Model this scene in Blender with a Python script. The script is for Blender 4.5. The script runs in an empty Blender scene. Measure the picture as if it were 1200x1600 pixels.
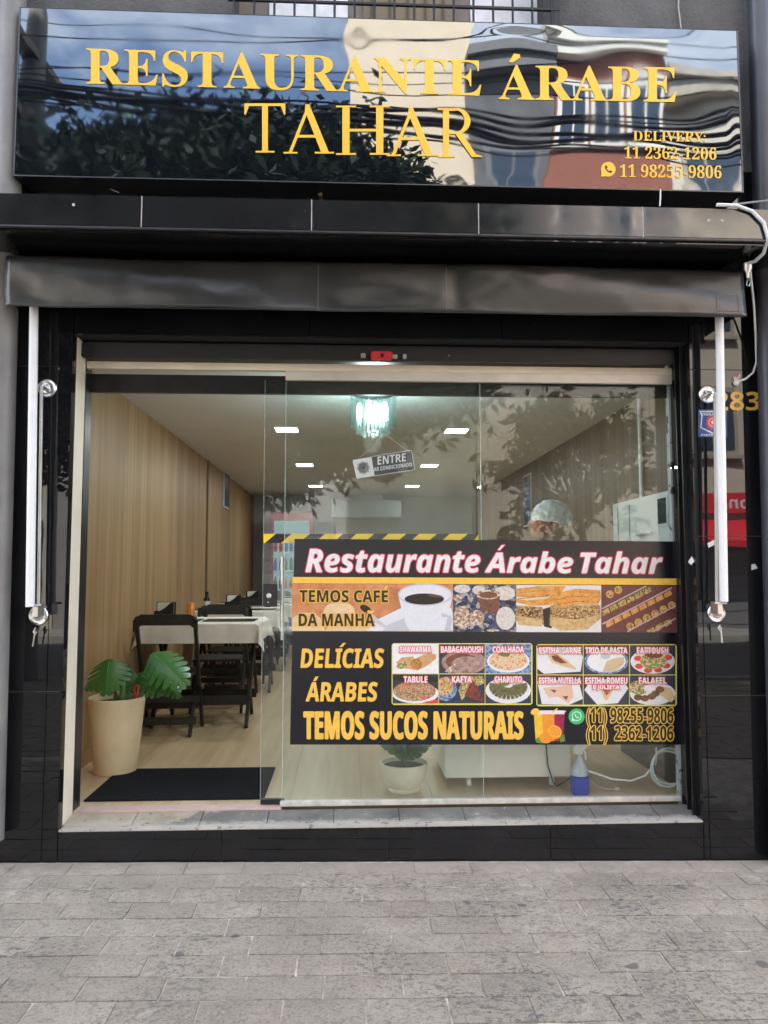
import bpy, bmesh, math, random
from mathutils import Vector, Matrix, noise as mnoise
R = math.radians
random.seed(7)
scene = bpy.context.scene
COL = scene.collection

# ------------------------------------------------------------------ camera
FPX, CX, CY = 1200.0, 600.0, 800.0
PITCH, YAW, CAMH = R(4.3), R(2.6), 1.40
_f = Vector((math.sin(YAW)*math.cos(PITCH), math.cos(YAW)*math.cos(PITCH), math.sin(PITCH)))
_r = Vector((math.cos(YAW), -math.sin(YAW), 0))
_u = _r.cross(_f)
def ray(px, py):
    return (_f + _r*((px-CX)/FPX) - _u*((py-CY)/FPX)).normalized()
_d = ray(600, 1343)
CAMD = CAMH*_d.y/(-_d.z)                 # distance to the facade from the foot of the wall
CAM = Vector((0, -CAMD, CAMH))
def atY(px, py, y):                      # pixel on a plane parallel to the facade
    d = ray(px, py); return CAM + d*((y-CAM.y)/d.y)
def atZ(px, py, z):                      # pixel on a level plane
    d = ray(px, py); return CAM + d*((z-CAM.z)/d.z)
def mirY(px, py, yp, Y):                 # what the facade at yp mirrors, on the plane Y across the street
    p = atY(px, py, yp); d = ray(px, py); t = (Y-yp)/(-d.y)
    return Vector((p.x+d.x*t, Y, p.z+d.z*t))

cam = bpy.data.objects.new('camera', bpy.data.cameras.new('camera'))
COL.objects.link(cam)
cam.location = CAM
cam.rotation_euler = _f.to_track_quat('-Z', 'Y').to_euler()
cam.data.sensor_fit = 'VERTICAL'; cam.data.sensor_height = 36; cam.data.sensor_width = 36
cam.data.lens = FPX/1600*36
cam.data.clip_start = 0.05; cam.data.clip_end = 2000
scene.camera = cam

# ------------------------------------------------------------------ sky, sun, exposure
SUN_EL, SUN_AZ = R(52), R(-18)           # azimuth from +Y, behind the shop
SKY_STRENGTH, SUN_STRENGTH, EXPOSURE = 0.14, 5.0, 2.6
world = bpy.data.worlds.new('World'); scene.world = world; world.use_nodes = True
nt = world.node_tree; nt.nodes.clear()
wo = nt.nodes.new('ShaderNodeOutputWorld'); bg = nt.nodes.new('ShaderNodeBackground')
sky = nt.nodes.new('ShaderNodeTexSky'); sky.sky_type = 'NISHITA'; sky.sun_disc = False
sky.sun_elevation = SUN_EL; sky.sun_rotation = SUN_AZ; sky.air_density = 1.0; sky.dust_density = 1.4; sky.ozone_density = 1.0
tc = nt.nodes.new('ShaderNodeTexCoord'); sep = nt.nodes.new('ShaderNodeSeparateXYZ')
nt.links.new(tc.outputs['Generated'], sep.inputs[0])
mx = nt.nodes.new('ShaderNodeMath'); mx.operation = 'MAXIMUM'; mx.inputs[1].default_value = 0.08
nt.links.new(sep.outputs[2], mx.inputs[0])
dv = nt.nodes.new('ShaderNodeVectorMath'); dv.operation = 'DIVIDE'
cb = nt.nodes.new('ShaderNodeCombineXYZ')
for i in range(3): nt.links.new(mx.outputs[0], cb.inputs[i])
nt.links.new(tc.outputs['Generated'], dv.inputs[0]); nt.links.new(cb.outputs[0], dv.inputs[1])
cn = nt.nodes.new('ShaderNodeTexNoise'); cn.inputs['Scale'].default_value = 1.15; cn.inputs['Detail'].default_value = 7; cn.inputs['Roughness'].default_value = 0.58
mp = nt.nodes.new('ShaderNodeMapping'); mp.inputs['Location'].default_value = (0.15, 1.3, 0)
nt.links.new(dv.outputs[0], mp.inputs[0]); nt.links.new(mp.outputs[0], cn.inputs['Vector'])
cr = nt.nodes.new('ShaderNodeValToRGB'); cr.color_ramp.elements[0].position = 0.43; cr.color_ramp.elements[1].position = 0.70
nt.links.new(cn.outputs[0], cr.inputs[0])
cm = nt.nodes.new('ShaderNodeMixRGB'); cm.inputs[2].default_value = (8.5, 8.6, 8.8, 1)
nt.links.new(cr.outputs[0], cm.inputs[0]); nt.links.new(sky.outputs[0], cm.inputs[1])
nt.links.new(cm.outputs[0], bg.inputs[0]); bg.inputs[1].default_value = SKY_STRENGTH
nt.links.new(bg.outputs[0], wo.inputs[0])
sl = bpy.data.lights.new('sun', 'SUN'); sl.energy = SUN_STRENGTH; sl.angle = R(0.5); sl.color = (1.0, 0.94, 0.86)
so = bpy.data.objects.new('sun', sl); COL.objects.link(so)
sd = Vector((math.sin(SUN_AZ)*math.cos(SUN_EL), math.cos(SUN_AZ)*math.cos(SUN_EL), math.sin(SUN_EL)))
so.rotation_euler = sd.to_track_quat('Z', 'Y').to_euler(); so.location = (0, 20, 30)
scene.view_settings.view_transform = 'Standard'; scene.view_settings.look = 'None'
scene.view_settings.exposure = EXPOSURE; scene.view_settings.gamma = 1
scene.render.engine = 'CYCLES'
cy = scene.cycles
cy.use_denoising = True
cy.max_bounces = 8; cy.diffuse_bounces = 4; cy.glossy_bounces = 5; cy.transmission_bounces = 6; cy.transparent_max_bounces = 24
cy.caustics_reflective = False; cy.caustics_refractive = False; cy.sample_clamp_indirect = 4.0

# ------------------------------------------------------------------ materials
MATS = {}
def nodes(name):
    m = bpy.data.materials.new(name); m.use_nodes = True
    n = m.node_tree; return m, n, n.nodes['Principled BSDF']
def vec(n, scale=(1, 1, 1), kind='Object', rot=(0, 0, 0)):
    t = n.nodes.new('ShaderNodeTexCoord'); m = n.nodes.new('ShaderNodeMapping')
    m.inputs['Scale'].default_value = scale; m.inputs['Rotation'].default_value = rot
    n.links.new(t.outputs[kind], m.inputs[0]); return m.outputs[0]
def posvec(n, scale=(1, 1, 1)):
    g = n.nodes.new('ShaderNodeNewGeometry'); m = n.nodes.new('ShaderNodeMapping'); m.inputs['Scale'].default_value = scale
    n.links.new(g.outputs['Position'], m.inputs[0]); return m.outputs[0]
def noise(n, v, scale, detail=5, rough=0.55):
    t = n.nodes.new('ShaderNodeTexNoise'); t.inputs['Scale'].default_value = scale
    t.inputs['Detail'].default_value = detail; t.inputs['Roughness'].default_value = rough
    n.links.new(v, t.inputs['Vector']); return t.outputs[0]
def ramp(n, fac, stops, interp='LINEAR'):
    r = n.nodes.new('ShaderNodeValToRGB'); r.color_ramp.interpolation = interp
    e = r.color_ramp.elements
    while len(e) < len(stops): e.new(0.5)
    for k, (p, c) in enumerate(stops):
        e[k].position = p; e[k].color = (*c, 1) if len(c) == 3 else c
    n.links.new(fac, r.inputs[0]); return r.outputs[0]
def mixc(n, fac, a, b, mode='MIX'):
    m = n.nodes.new('ShaderNodeMixRGB'); m.blend_type = mode
    for sock, v in ((m.inputs[0], fac), (m.inputs[1], a), (m.inputs[2], b)):
        if isinstance(v, (int, float)): sock.default_value = v
        elif isinstance(v, tuple): sock.default_value = (*v, 1)
        else: n.links.new(v, sock)
    return m.outputs[0]
def bump(n, b, h, strength=0.3, dist=0.01):
    k = n.nodes.new('ShaderNodeBump'); k.inputs['Strength'].default_value = strength; k.inputs['Distance'].default_value = dist
    n.links.new(h, k.inputs['Height']); n.links.new(k.outputs[0], b.inputs['Normal'])
def mat(name, color, rough=0.5, metal=0.0, vary=0.12, scale=6.0, bmp=0.0, bscale=None, spec=0.5, ior=None, alpha=None):
    if name in MATS: return MATS[name]
    m, n, b = nodes(name)
    v = posvec(n)
    f = noise(n, v, scale)
    lo = tuple(c*(1-vary) for c in color); hi = tuple(min(1, c*(1+vary)) for c in color)
    n.links.new(ramp(n, f, [(0.3, lo), (0.7, hi)]), b.inputs['Base Color'])
    b.inputs['Roughness'].default_value = rough; b.inputs['Metallic'].default_value = metal
    b.inputs['Specular IOR Level'].default_value = spec
    if ior: b.inputs['IOR'].default_value = ior
    if bmp: bump(n, b, noise(n, v, bscale or scale*4), bmp, 0.004)
    MATS[name] = m; return m
def mat_emit(name, color, strength):
    m = bpy.data.materials.new(name); m.use_nodes = True; n = m.node_tree; n.nodes.clear()
    o = n.nodes.new('ShaderNodeOutputMaterial'); e = n.nodes.new('ShaderNodeEmission')
    e.inputs[0].default_value = (*color, 1); e.inputs[1].default_value = strength
    n.links.new(e.outputs[0], o.inputs[0]); MATS[name] = m; return m
def mat_granite(name, base, r0, r1, dust=0.25, spec=0.6):
    m, n, b = nodes(name); v = posvec(n)
    big = noise(n, v, 2.3, 6); fine = noise(n, v, 140, 2)
    flecks = ramp(n, noise(n, v, 55, 3, 0.7), [(0.66, (0, 0, 0)), (0.72, (1, 1, 1))])
    patch = ramp(n, noise(n, v, 3.1, 5), [(0.52, (0, 0, 0)), (0.72, (1, 1, 1))])
    fl = mixc(n, 1.0, flecks, patch, 'MULTIPLY')
    c = ramp(n, big, [(0.3, base), (0.75, tuple(x*1.6+0.006*dust for x in base))])
    c2 = mixc(n, fl, c, tuple(x+0.22*dust for x in base))
    n.links.new(c2, b.inputs['Base Color'])
    n.links.new(ramp(n, noise(n, v, 5, 6), [(0.35, (r0,)*3), (0.7, (r1,)*3)]), b.inputs['Roughness'])
    b.inputs['Specular IOR Level'].default_value = spec
    bump(n, b, noise(n, v, 1.7, 2), 0.05, 0.02)
    MATS[name] = m; return m
GRAN = mat_granite('black_granite', (0.006, 0.006, 0.007), 0.002, 0.020, 0.6, 0.5)
GRAN2 = mat_granite('dusty_black_granite', (0.010, 0.010, 0.011), 0.04, 0.18, 1.0, 1.0)
GROUT = mat('pale_grout', (0.42, 0.39, 0.35), 0.9, vary=0.3, scale=30)
BLACKP = mat('black_paint', (0.010, 0.010, 0.012), 0.35, vary=0.4, scale=20)
DARKIN = mat('dark_recess', (0.012, 0.012, 0.013), 0.7)
CREAM = None
def worn(name, col, chip, thr=0.66, scale=22, rough=0.5):
    m, n, b = nodes(name); v = posvec(n)
    k = ramp(n, noise(n, v, scale, 6, 0.7), [(thr, (0, 0, 0)), (thr+0.05, (1, 1, 1))])
    base = ramp(n, noise(n, v, 4, 6), [(0.3, tuple(c*0.8 for c in col)), (0.7, col)])
    n.links.new(mixc(n, k, base, chip), b.inputs['Base Color']); b.inputs['Roughness'].default_value = rough
    bump(n, b, noise(n, v, scale, 6, 0.7), 0.2, 0.003); MATS[name] = m; return m
CREAM = worn('cream_paint', (0.82, 0.73, 0.59), (0.16, 0.14, 0.12), 0.70, 16)
WORNBLK = worn('worn_black_paint', (0.012, 0.012, 0.014), (0.45, 0.42, 0.38), 0.69, 26)
ALU = mat('aluminium', (0.62, 0.60, 0.57), 0.35, 0.9, 0.08, 10)
CHROME = mat('chrome', (0.62, 0.62, 0.62), 0.22, 1.0, 0.12, 30)
WHITEP = mat('white_enamel', (0.80, 0.80, 0.79), 0.28, vary=0.05, scale=8)
PLASTW = mat('white_plastic', (0.72, 0.74, 0.74), 0.45, vary=0.05)
def mat_plaster():
    m, n, b = nodes('grey_plaster'); v = posvec(n)
    c = ramp(n, noise(n, v, 3, 8, 0.65), [(0.3, (0.075, 0.073, 0.072)), (0.7, (0.15, 0.146, 0.142))])
    n.links.new(c, b.inputs['Base Color']); b.inputs['Roughness'].default_value = 0.95
    bump(n, b, noise(n, v, 45, 6, 0.7), 0.8, 0.012); MATS['plaster'] = m; return m
PLASTER = mat_plaster()
def mat_sign():
    m = bpy.data.materials.new('gloss_black_panel'); m.use_nodes = True; n = m.node_tree; n.nodes.clear()
    o = n.nodes.new('ShaderNodeOutputMaterial'); d = n.nodes.new('ShaderNodeBsdfDiffuse'); g = n.nodes.new('ShaderNodeBsdfGlossy')
    d.inputs[0].default_value = (0.006, 0.007, 0.010, 1); g.inputs['Color'].default_value = (0.88, 0.95, 1.0, 1)
    v = posvec(n)
    n.links.new(ramp(n, noise(n, v, 3, 5), [(0.4, (0.012,)*3), (0.75, (0.05,)*3)]), g.inputs['Roughness'])
    x = n.nodes.new('ShaderNodeMixShader'); lw = n.nodes.new('ShaderNodeFresnel'); lw.inputs[0].default_value = 2.35
    n.links.new(lw.outputs[0], x.inputs[0]); n.links.new(d.outputs[0], x.inputs[1]); n.links.new(g.outputs[0], x.inputs[2])
    n.links.new(x.outputs[0], o.inputs[0]); MATS['sign'] = m; return m
SIGNM = mat_sign()
def mat_glass(name, tint=(0.90, 0.95, 0.92), ior=1.5):
    m = bpy.data.materials.new(name); m.use_nodes = True; n = m.node_tree; n.nodes.clear()
    o = n.nodes.new('ShaderNodeOutputMaterial'); t = n.nodes.new('ShaderNodeBsdfTransparent'); g = n.nodes.new('ShaderNodeBsdfGlossy')
    t.inputs[0].default_value = (*tint, 1); g.inputs['Roughness'].default_value = 0.015
    x = n.nodes.new('ShaderNodeMixShader'); fr = n.nodes.new('ShaderNodeLayerWeight'); fr.inputs[0].default_value = 0.5
    f0 = ((ior-1)/(ior+1))**2
    pw = n.nodes.new('ShaderNodeMath'); pw.operation = 'POWER'; pw.inputs[1].default_value = 5.0; n.links.new(fr.outputs['Facing'], pw.inputs[0])
    ma = n.nodes.new('ShaderNodeMath'); ma.operation = 'MULTIPLY_ADD'; ma.inputs[1].default_value = 1-f0; ma.inputs[2].default_value = f0; n.links.new(pw.outputs[0], ma.inputs[0])
    n.links.new(ma.outputs[0], x.inputs[0]); n.links.new(t.outputs[0], x.inputs[1]); n.links.new(g.outputs[0], x.inputs[2])
    # a film of dust on the pane
    df = n.nodes.new('ShaderNodeBsdfDiffuse'); df.inputs[0].default_value = (0.6, 0.6, 0.56, 1)
    y = n.nodes.new('ShaderNodeMixShader'); v = posvec(n)
    n.links.new(ramp(n, noise(n, v, 2.5, 7, 0.65), [(0.35, (0.006,)*3), (0.75, (0.03,)*3)]), y.inputs[0])
    n.links.new(x.outputs[0], y.inputs[1]); n.links.new(df.outputs[0], y.inputs[2])
    n.links.new(y.outputs[0], o.inputs[0]); MATS[name] = m; return m
GLASS = mat_glass('door_glass', (0.965, 0.985, 0.975))
GLASSE = mat('glass_edge', (0.55, 0.72, 0.66), 0.15, vary=0.05)
CLEAR = mat_glass('clear_plastic', (0.85, 0.9, 0.9), 1.4)
def mat_stripe_wood(name, a, b_, scale=(26, 26, 0.6), rough=0.45):
    m, n, b = nodes(name)
    v = posvec(n, scale); v2 = posvec(n, (scale[0]*0.25, scale[1]*0.25, scale[2]*0.25))
    f = mixc(n, 0.5, noise(n, v, 1.0, 6, 0.6), noise(n, v2, 1.0, 4))
    n.links.new(ramp(n, f, [(0.36, a), (0.5, tuple((p+q)/2 for p, q in zip(a, b_))), (0.62, b_)]), b.inputs['Base Color'])
    b.inputs['Roughness'].default_value = rough; MATS[name] = m; return m
WOODW = mat_stripe_wood('oak_panelling', (0.285, 0.172, 0.080), (0.46, 0.295, 0.148))
FLOORW = None
def mat_floor():
    m, n, b = nodes('oak_laminate')
    oi = n.nodes.new('ShaderNodeObjectInfo')
    f = noise(n, posvec(n, (18, 0.9, 1)), 1.0, 6)
    c = ramp(n, f, [(0.3, (0.58, 0.41, 0.235)), (0.7, (0.76, 0.575, 0.37))])
    c = mixc(n, 0.16, c, ramp(n, oi.outputs['Random'], [(0, (0.30, 0.2, 0.12)), (1, (0.66, 0.5, 0.35))]))
    n.links.new(c, b.inputs['Base Color']); b.inputs['Roughness'].default_value = 0.32; MATS['floor'] = m; return m
FLOORW = mat_floor()
BLKWOOD = mat_stripe_wood('black_stained_wood', (0.008, 0.007, 0.007), (0.028, 0.025, 0.023), (30, 30, 30), 0.5)
CLOTH = mat('white_linen', (0.84, 0.80, 0.76), 0.9, vary=0.05, scale=12, bmp=0.2, bscale=90)
CEILM = mat('ceiling_paint', (0.62, 0.61, 0.59), 0.9, vary=0.04, scale=1.5)
WALLP = mat('grey_wall_paint', (0.40, 0.40, 0.39), 0.85, vary=0.05, scale=2)
def mat_paver():
    m, n, b = nodes('worn_concrete_paver'); oi = n.nodes.new('ShaderNodeObjectInfo'); v = posvec(n)
    base = ramp(n, noise(n, v, 1.6, 7, 0.65), [(0.32, (0.263, 0.218, 0.169)), (0.68, (0.419, 0.355, 0.280))])
    base = mixc(n, 0.30, base, ramp(n, oi.outputs['Random'], [(0, (0.190, 0.164, 0.131)), (0.6, (0.324, 0.276, 0.222)), (1, (0.402, 0.344, 0.276))]))
    grit = noise(n, v, 95, 4, 0.75); mid = noise(n, v, 34, 5, 0.7)
    base = mixc(n, ramp(n, grit, [(0.34, (0.85,)*3), (0.48, (0,)*3)]), base, (0.123, 0.111, 0.099))
    base = mixc(n, ramp(n, grit, [(0.60, (0,)*3), (0.72, (0.85,)*3)]), base, (0.514, 0.470, 0.412))
    base = mixc(n, ramp(n, mid, [(0.36, (0.55,)*3), (0.47, (0,)*3)]), base, (0.145, 0.131, 0.113))
    vs = posvec(n, (0.75, 1.2, 1))
    st = noise(n, vs, 48, 6, 0.68); reg = noise(n, v, 2.1, 4)
    dark = mixc(n, 1.0, ramp(n, st, [(0.53, (0,)*3), (0.58, (1,)*3)]), ramp(n, reg, [(0.44, (0,)*3), (0.58, (0.85,)*3)]), 'MULTIPLY')
    base = mixc(n, dark, base, (0.115, 0.108, 0.098))
    st2 = noise(n, v, 12, 7, 0.7); reg2 = noise(n, v, 1.7, 3)
    pale = mixc(n, 1.0, ramp(n, st2, [(0.56, (0,)*3), (0.64, (0.8,)*3)]), ramp(n, reg2, [(0.5, (0,)*3), (0.62, (0.9,)*3)]), 'MULTIPLY')
    base = mixc(n, pale, base, (0.492, 0.431, 0.358))
    gum = ramp(n, noise(n, v, 7.5, 1), [(0.735, (0,)*3), (0.75, (0.8,)*3)])
    base = mixc(n, gum, base, (0.100, 0.097, 0.091))
    sxyz = n.nodes.new('ShaderNodeSeparateXYZ'); n.links.new(v, sxyz.inputs[0])
    ad = n.nodes.new('ShaderNodeMath'); ad.operation = 'MULTIPLY_ADD'; ad.inputs[1].default_value = 0.55; n.links.new(noise(n, v, 4, 6), ad.inputs[0]); n.links.new(sxyz.outputs[1], ad.inputs[2])
    base = mixc(n, ramp(n, ad.outputs[0], [(0.0, (0,)*3), (0.30, (0.85,)*3)]), base, (0.469, 0.382, 0.300))
    n.links.new(base, b.inputs['Base Color']); b.inputs['Roughness'].default_value = 0.85
    bump(n, b, mixc(n, 0.5, mixc(n, 0.5, st, mid), grit), 0.9, 0.008); MATS['paver'] = m; return m
PAVER = mat_paver()
MORTAR = mat('pale_mortar', (0.52, 0.455, 0.375), 0.95, vary=0.45, scale=14, bmp=0.4, bscale=80)
def mat_leaf(name, a, b_, sss=0.0, rough=0.4):
    m, n, b = nodes(name); f = noise(n, posvec(n), 3.0, 6)
    n.links.new(ramp(n, f, [(0.3, a), (0.7, b_)]), b.inputs['Base Color']); b.inputs['Roughness'].default_value = rough
    MATS[name] = m; return m
LEAFA = mat_leaf('tree_leaf', (0.035, 0.075, 0.018), (0.10, 0.17, 0.04))
LEAFB = mat_leaf('rubber_leaf', (0.020, 0.040, 0.016), (0.050, 0.085, 0.024), rough=0.3)
BARK = mat('bark', (0.09, 0.07, 0.055), 0.9, vary=0.35, scale=12, bmp=0.6, bscale=40)
YEL = mat('yellow_vinyl', (0.90, 0.50, 0.035), 0.35, vary=0.04)
POTM = worn('beige_planter', (0.82, 0.69, 0.44), (0.55, 0.45, 0.29), 0.66, 13, 0.5)
SOIL = mat('potting_soil', (0.05, 0.035, 0.025), 0.95, vary=0.5, scale=60, bmp=1.0, bscale=120)

# ------------------------------------------------------------------ mesh helpers
def wloc(o):
    v = Vector((0, 0, 0))
    while o is not None: v += o.location; o = o.parent
    return v
class MB:
    def __init__(s): s.v = []; s.f = []; s.m = []; s.mi = 0
    def quadgrid(s, rows, closed_u=False, closed_v=False):
        n0 = len(s.v); nr = len(rows); nc = len(rows[0])
        for r in rows: s.v.extend(tuple(p) for p in r)
        for i in range(nr if closed_v else nr-1):
            for j in range(nc if closed_u else nc-1):
                a = n0+i*nc+j; b = n0+i*nc+(j+1) % nc; c = n0+((i+1) % nr)*nc+(j+1) % nc; d = n0+((i+1) % nr)*nc+j
                s.face((a, b, c, d))
        return n0
    def face(s, f): s.f.append(tuple(f)); s.m.append(s.mi)
    def box(s, x0, x1, y0, y1, z0, z1):
        n = len(s.v)
        s.v += [(x0, y0, z0), (x1, y0, z0), (x1, y1, z0), (x0, y1, z0), (x0, y0, z1), (x1, y0, z1), (x1, y1, z1), (x0, y1, z1)]
        for f in ((0, 3, 2, 1), (4, 5, 6, 7), (0, 1, 5, 4), (1, 2, 6, 5), (2, 3, 7, 6), (3, 0, 4, 7)): s.face(tuple(n+i for i in f))
        return s
    def bar(s, p0, p1, w, t, up=(0, 0, 1)):       # oriented box between two points
        p0, p1 = Vector(p0), Vector(p1); d = (p1-p0).normalized(); up = Vector(up)
        a = d.cross(up)
        if a.length < 1e-4: a = d.cross(Vector((0, 1, 0)))
        a.normalize(); b = a.cross(d); n = len(s.v)
        for p in (p0, p1):
            for x, y in ((-1, -1), (1, -1), (1, 1), (-1, 1)): s.v.append(tuple(p+a*(x*w/2)+b*(y*t/2)))
        for f in ((3, 2, 1, 0), (4, 5, 6, 7), (0, 1, 5, 4), (1, 2, 6, 5), (2, 3, 7, 6), (3, 0, 4, 7)): s.face(tuple(n+i for i in f))
        return s
    def tube(s, pts, r, seg=10, caps=True):
        pts = [Vector(p) for p in pts]; rows = []; rr = r if isinstance(r, (list, tuple)) else [r]*len(pts)
        prev = None
        for i, p in enumerate(pts):
            d = (pts[min(i+1, len(pts)-1)]-pts[max(i-1, 0)]).normalized()
            if prev is None:
                a = d.cross(Vector((0, 0, 1)))
                if a.length < 1e-3: a = d.cross(Vector((0, 1, 0)))
            else: a = prev - d*prev.dot(d)
            a.normalize(); prev = a; b = d.cross(a)
            rows.append([p+(a*math.cos(t)+b*math.sin(t))*rr[i] for t in [2*math.pi*k/seg for k in range(seg)]])
        n0 = s.quadgrid(rows, closed_u=True)
        if caps:
            s.face(tuple(n0+k for k in reversed(range(seg)))); e = n0+(len(rows)-1)*seg; s.face(tuple(e+k for k in range(seg)))
        return s
    def lathe(s, prof, c=(0, 0, 0), seg=24, axis='Z', cap0=True, cap1=True):
        rows = []; c = Vector(c)
        for r, h in prof:
            row = []
            for k in range(seg):
                t = 2*math.pi*k/seg; x, y = r*math.cos(t), r*math.sin(t)
                row.append(c+(Vector((x, y, h)) if axis == 'Z' else Vector((x, -h, y))))
            rows.append(row)
        n0 = s.quadgrid(rows, closed_u=True)
        if cap0: s.face(tuple(n0+k for k in reversed(range(seg))))
        if cap1: s.face(tuple(n0+(len(rows)-1)*seg+k for k in range(seg)))
        return s
    def prism(s, pts, y0, y1):                      # polygon in x,z (counter-clockwise seen from -y), from y0 (front) to y1
        n = len(s.v); k = len(pts)
        s.v += [(p[0], y0, p[1]) for p in pts]+[(p[0], y1, p[1]) for p in pts]
        s.face(tuple(n+i for i in range(k))); s.face(tuple(n+k+i for i in reversed(range(k))))
        for i in range(k): j = (i+1) % k; s.face((n+j, n+i, n+k+i, n+k+j))
        return s
    def build(s, name, mt, parent=None, world=True, smooth=False, bevel=0.0, autosmooth=False):
        off = Vector((0, 0, 0)); loc = Vector((0, 0, 0))
        if parent is not None and world: off = wloc(parent)
        if parent is None:
            xs = [p[0] for p in s.v]; ys = [p[1] for p in s.v]; zs = [p[2] for p in s.v]
            loc = Vector(((min(xs)+max(xs))/2, (min(ys)+max(ys))/2, min(zs))); off = loc
        me = bpy.data.meshes.new(name)
        me.from_pydata([(p[0]-off.x, p[1]-off.y, p[2]-off.z) for p in s.v], [], s.f)
        mats = mt if isinstance(mt, (list, tuple)) else [mt]
        for q in mats: me.materials.append(q)
        if len(mats) > 1: me.polygons.foreach_set('material_index', s.m)
        if bevel:
            bm = bmesh.new(); bm.from_mesh(me)
            bmesh.ops.remove_doubles(bm, verts=bm.verts, dist=1e-6)
            bmesh.ops.bevel(bm, geom=[e for e in bm.edges if e.calc_face_angle(0) > 0.5], offset=bevel, segments=2, affect='EDGES', clamp_overlap=True)
            bm.to_mesh(me); bm.free()
        if smooth:
            me.polygons.foreach_set('use_smooth', [True]*len(me.polygons))
            try: me.set_sharp_from_angle(angle=R(40))
            except Exception: pass
        me.update()
        o = bpy.data.objects.new(name, me); COL.objects.link(o); o.location = loc
        if parent is not None: o.parent = parent
        return o
def tag(o, label, cat, group=None):
    o['label'] = label; o['category'] = cat
    if group: o['group'] = group
    return o
def struct(o): o['kind'] = 'structure'; return o
def thing(name, label, cat, loc=(0, 0, 0), rz=0.0, group=None):
    o = bpy.data.objects.new(name, None); COL.objects.link(o); o.empty_display_size = 0.1
    o.location = loc; o.rotation_euler = (0, 0, rz); return tag(o, label, cat, group)
def copy_tree(o, parent=None):
    c = o.copy(); COL.objects.link(c); c.parent = parent
    for ch in list(o.children): copy_tree(ch, c)
    return c
def xz(px, py, y): p = atY(px, py, y); return (p.x, p.z)
def ellipse(cx, cy, rx, ry, n=24, a0=0, a1=360, rot=0):
    out = []
    for k in range(n if a1-a0 >= 360 else n+1):
        t = R(a0+(a1-a0)*k/n); x, y = rx*math.cos(t), ry*math.sin(t); c, s = math.cos(R(rot)), math.sin(R(rot))
        out.append((cx+x*c-y*s, cy+x*s+y*c))
    return out
class Print:
    """flat print on a plane facing the street: polygons given on the photo, stacked in hair-thin layers"""
    def __init__(s, y, step=0.00022): s.y = y; s.k = 0; s.mb = MB(); s.mats = []; s.step = step
    def _m(s, m):
        if m not in s.mats: s.mats.append(m)
        s.mb.mi = s.mats.index(m)
    def poly(s, pts, m):
        s._m(m); s.k += 1; y = s.y-s.k*s.step; n = len(s.mb.v)
        w = [atY(p[0], p[1], y) for p in pts]
        a = sum(w[i].x*w[(i+1) % len(w)].z-w[(i+1) % len(w)].x*w[i].z for i in range(len(w)))
        if a < 0: w.reverse()
        s.mb.v += [(q.x, y, q.z) for q in w]; s.mb.face(tuple(n+i for i in range(len(w)))); return s
    def E(s, cx, cy, rx, ry, m, rot=0, n=24): return s.poly(ellipse(cx, cy, rx, ry, n, rot=rot), m)
    def Q(s, x0, y0, x1, y1, m): return s.poly([(x0, y0), (x1, y0), (x1, y1), (x0, y1)], m)
    def ring(s, pts, w, m):                          # line of width w along closed pts
        n = len(pts)
        for i in range(n):
            a, b = Vector(pts[i]), Vector(pts[(i+1) % n]); d = (b-a)
            if d.length < 1e-6: continue
            d.normalize(); o = Vector((-d.y, d.x))*w/2; e = d*w*0.4
            s.poly([a-e+o, b+e+o, b+e-o, a-e-o], m); s.k -= 1
        s.k += 1; return s
    def text(s, body, m, x0, x1, yb0, yt0, yb1=None, yt1=None, bold=0.0, shear=0.0):
        v, f = text_mesh(body, 0.0, shear); s._m(m); s.k += 1; P = fit_text(v, x0, x1, yb0, yt0, yb1, yt1)
        sh = [(0, 0)] if not bold else [(bold*math.cos(a), bold*math.sin(a)) for a in [2*math.pi*i/8 for i in range(8)]]
        for i, (dx, dy) in enumerate(sh):
            y = s.y-(s.k+0.09*i)*s.step; n = len(s.mb.v)
            for p in P:
                q = atY(p[0]+dx, p[1]+dy, y); s.mb.v.append((q.x, y, q.z))
            for q in f: s.mb.face(tuple(n+i_ for i_ in q))
        return s
    def build(s, name, parent=None): return s.mb.build(name, s.mats, parent)
_tc = {}
def text_mesh(body, offset=0.0, shear=0.0):
    key = (body, offset, shear)
    if key in _tc: return _tc[key]
    c = bpy.data.curves.new('text', 'FONT'); c.body = body; c.offset = offset; c.shear = shear; c.resolution_u = 4
    o = bpy.data.objects.new('text', c); COL.objects.link(o)
    bpy.context.view_layer.update()
    ev = o.evaluated_get(bpy.context.evaluated_depsgraph_get()); me = ev.to_mesh()
    v = [(p.co.x, p.co.y) for p in me.vertices]; f = [tuple(p.vertices) for p in me.polygons]
    ev.to_mesh_clear(); bpy.data.objects.remove(o); bpy.data.curves.remove(c)
    _tc[key] = (v, f); return v, f
def fit_text(v, x0, x1, yb0, yt0, yb1=None, yt1=None):
    yb1 = yb0 if yb1 is None else yb1; yt1 = yt0 if yt1 is None else yt1
    mnx = min(p[0] for p in v); mxx = max(p[0] for p in v); mxy = max(p[1] for p in v)
    out = []
    for x, y in v:
        u = (x-mnx)/(mxx-mnx); w = y/mxy
        b = yb0+(yb1-yb0)*u; t = yt0+(yt1-yt0)*u
        out.append((x0+(x1-x0)*u, b+(t-b)*w))
    return out
def mathy(s, u, l, d):
    o = ''
    for c in s:
        if 'A' <= c <= 'Z': o += chr(u+ord(c)-65)
        elif 'a' <= c <= 'z': o += chr(l+ord(c)-97)
        elif '0' <= c <= '9': o += chr(d+ord(c)-48)
        else: o += c
    return o
def serif(s): return mathy(s, 0x1D400, 0x1D41A, 0x1D7CE)
def sansb(s): return mathy(s, 0x1D5D4, 0x1D5EE, 0x1D7EC)
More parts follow.
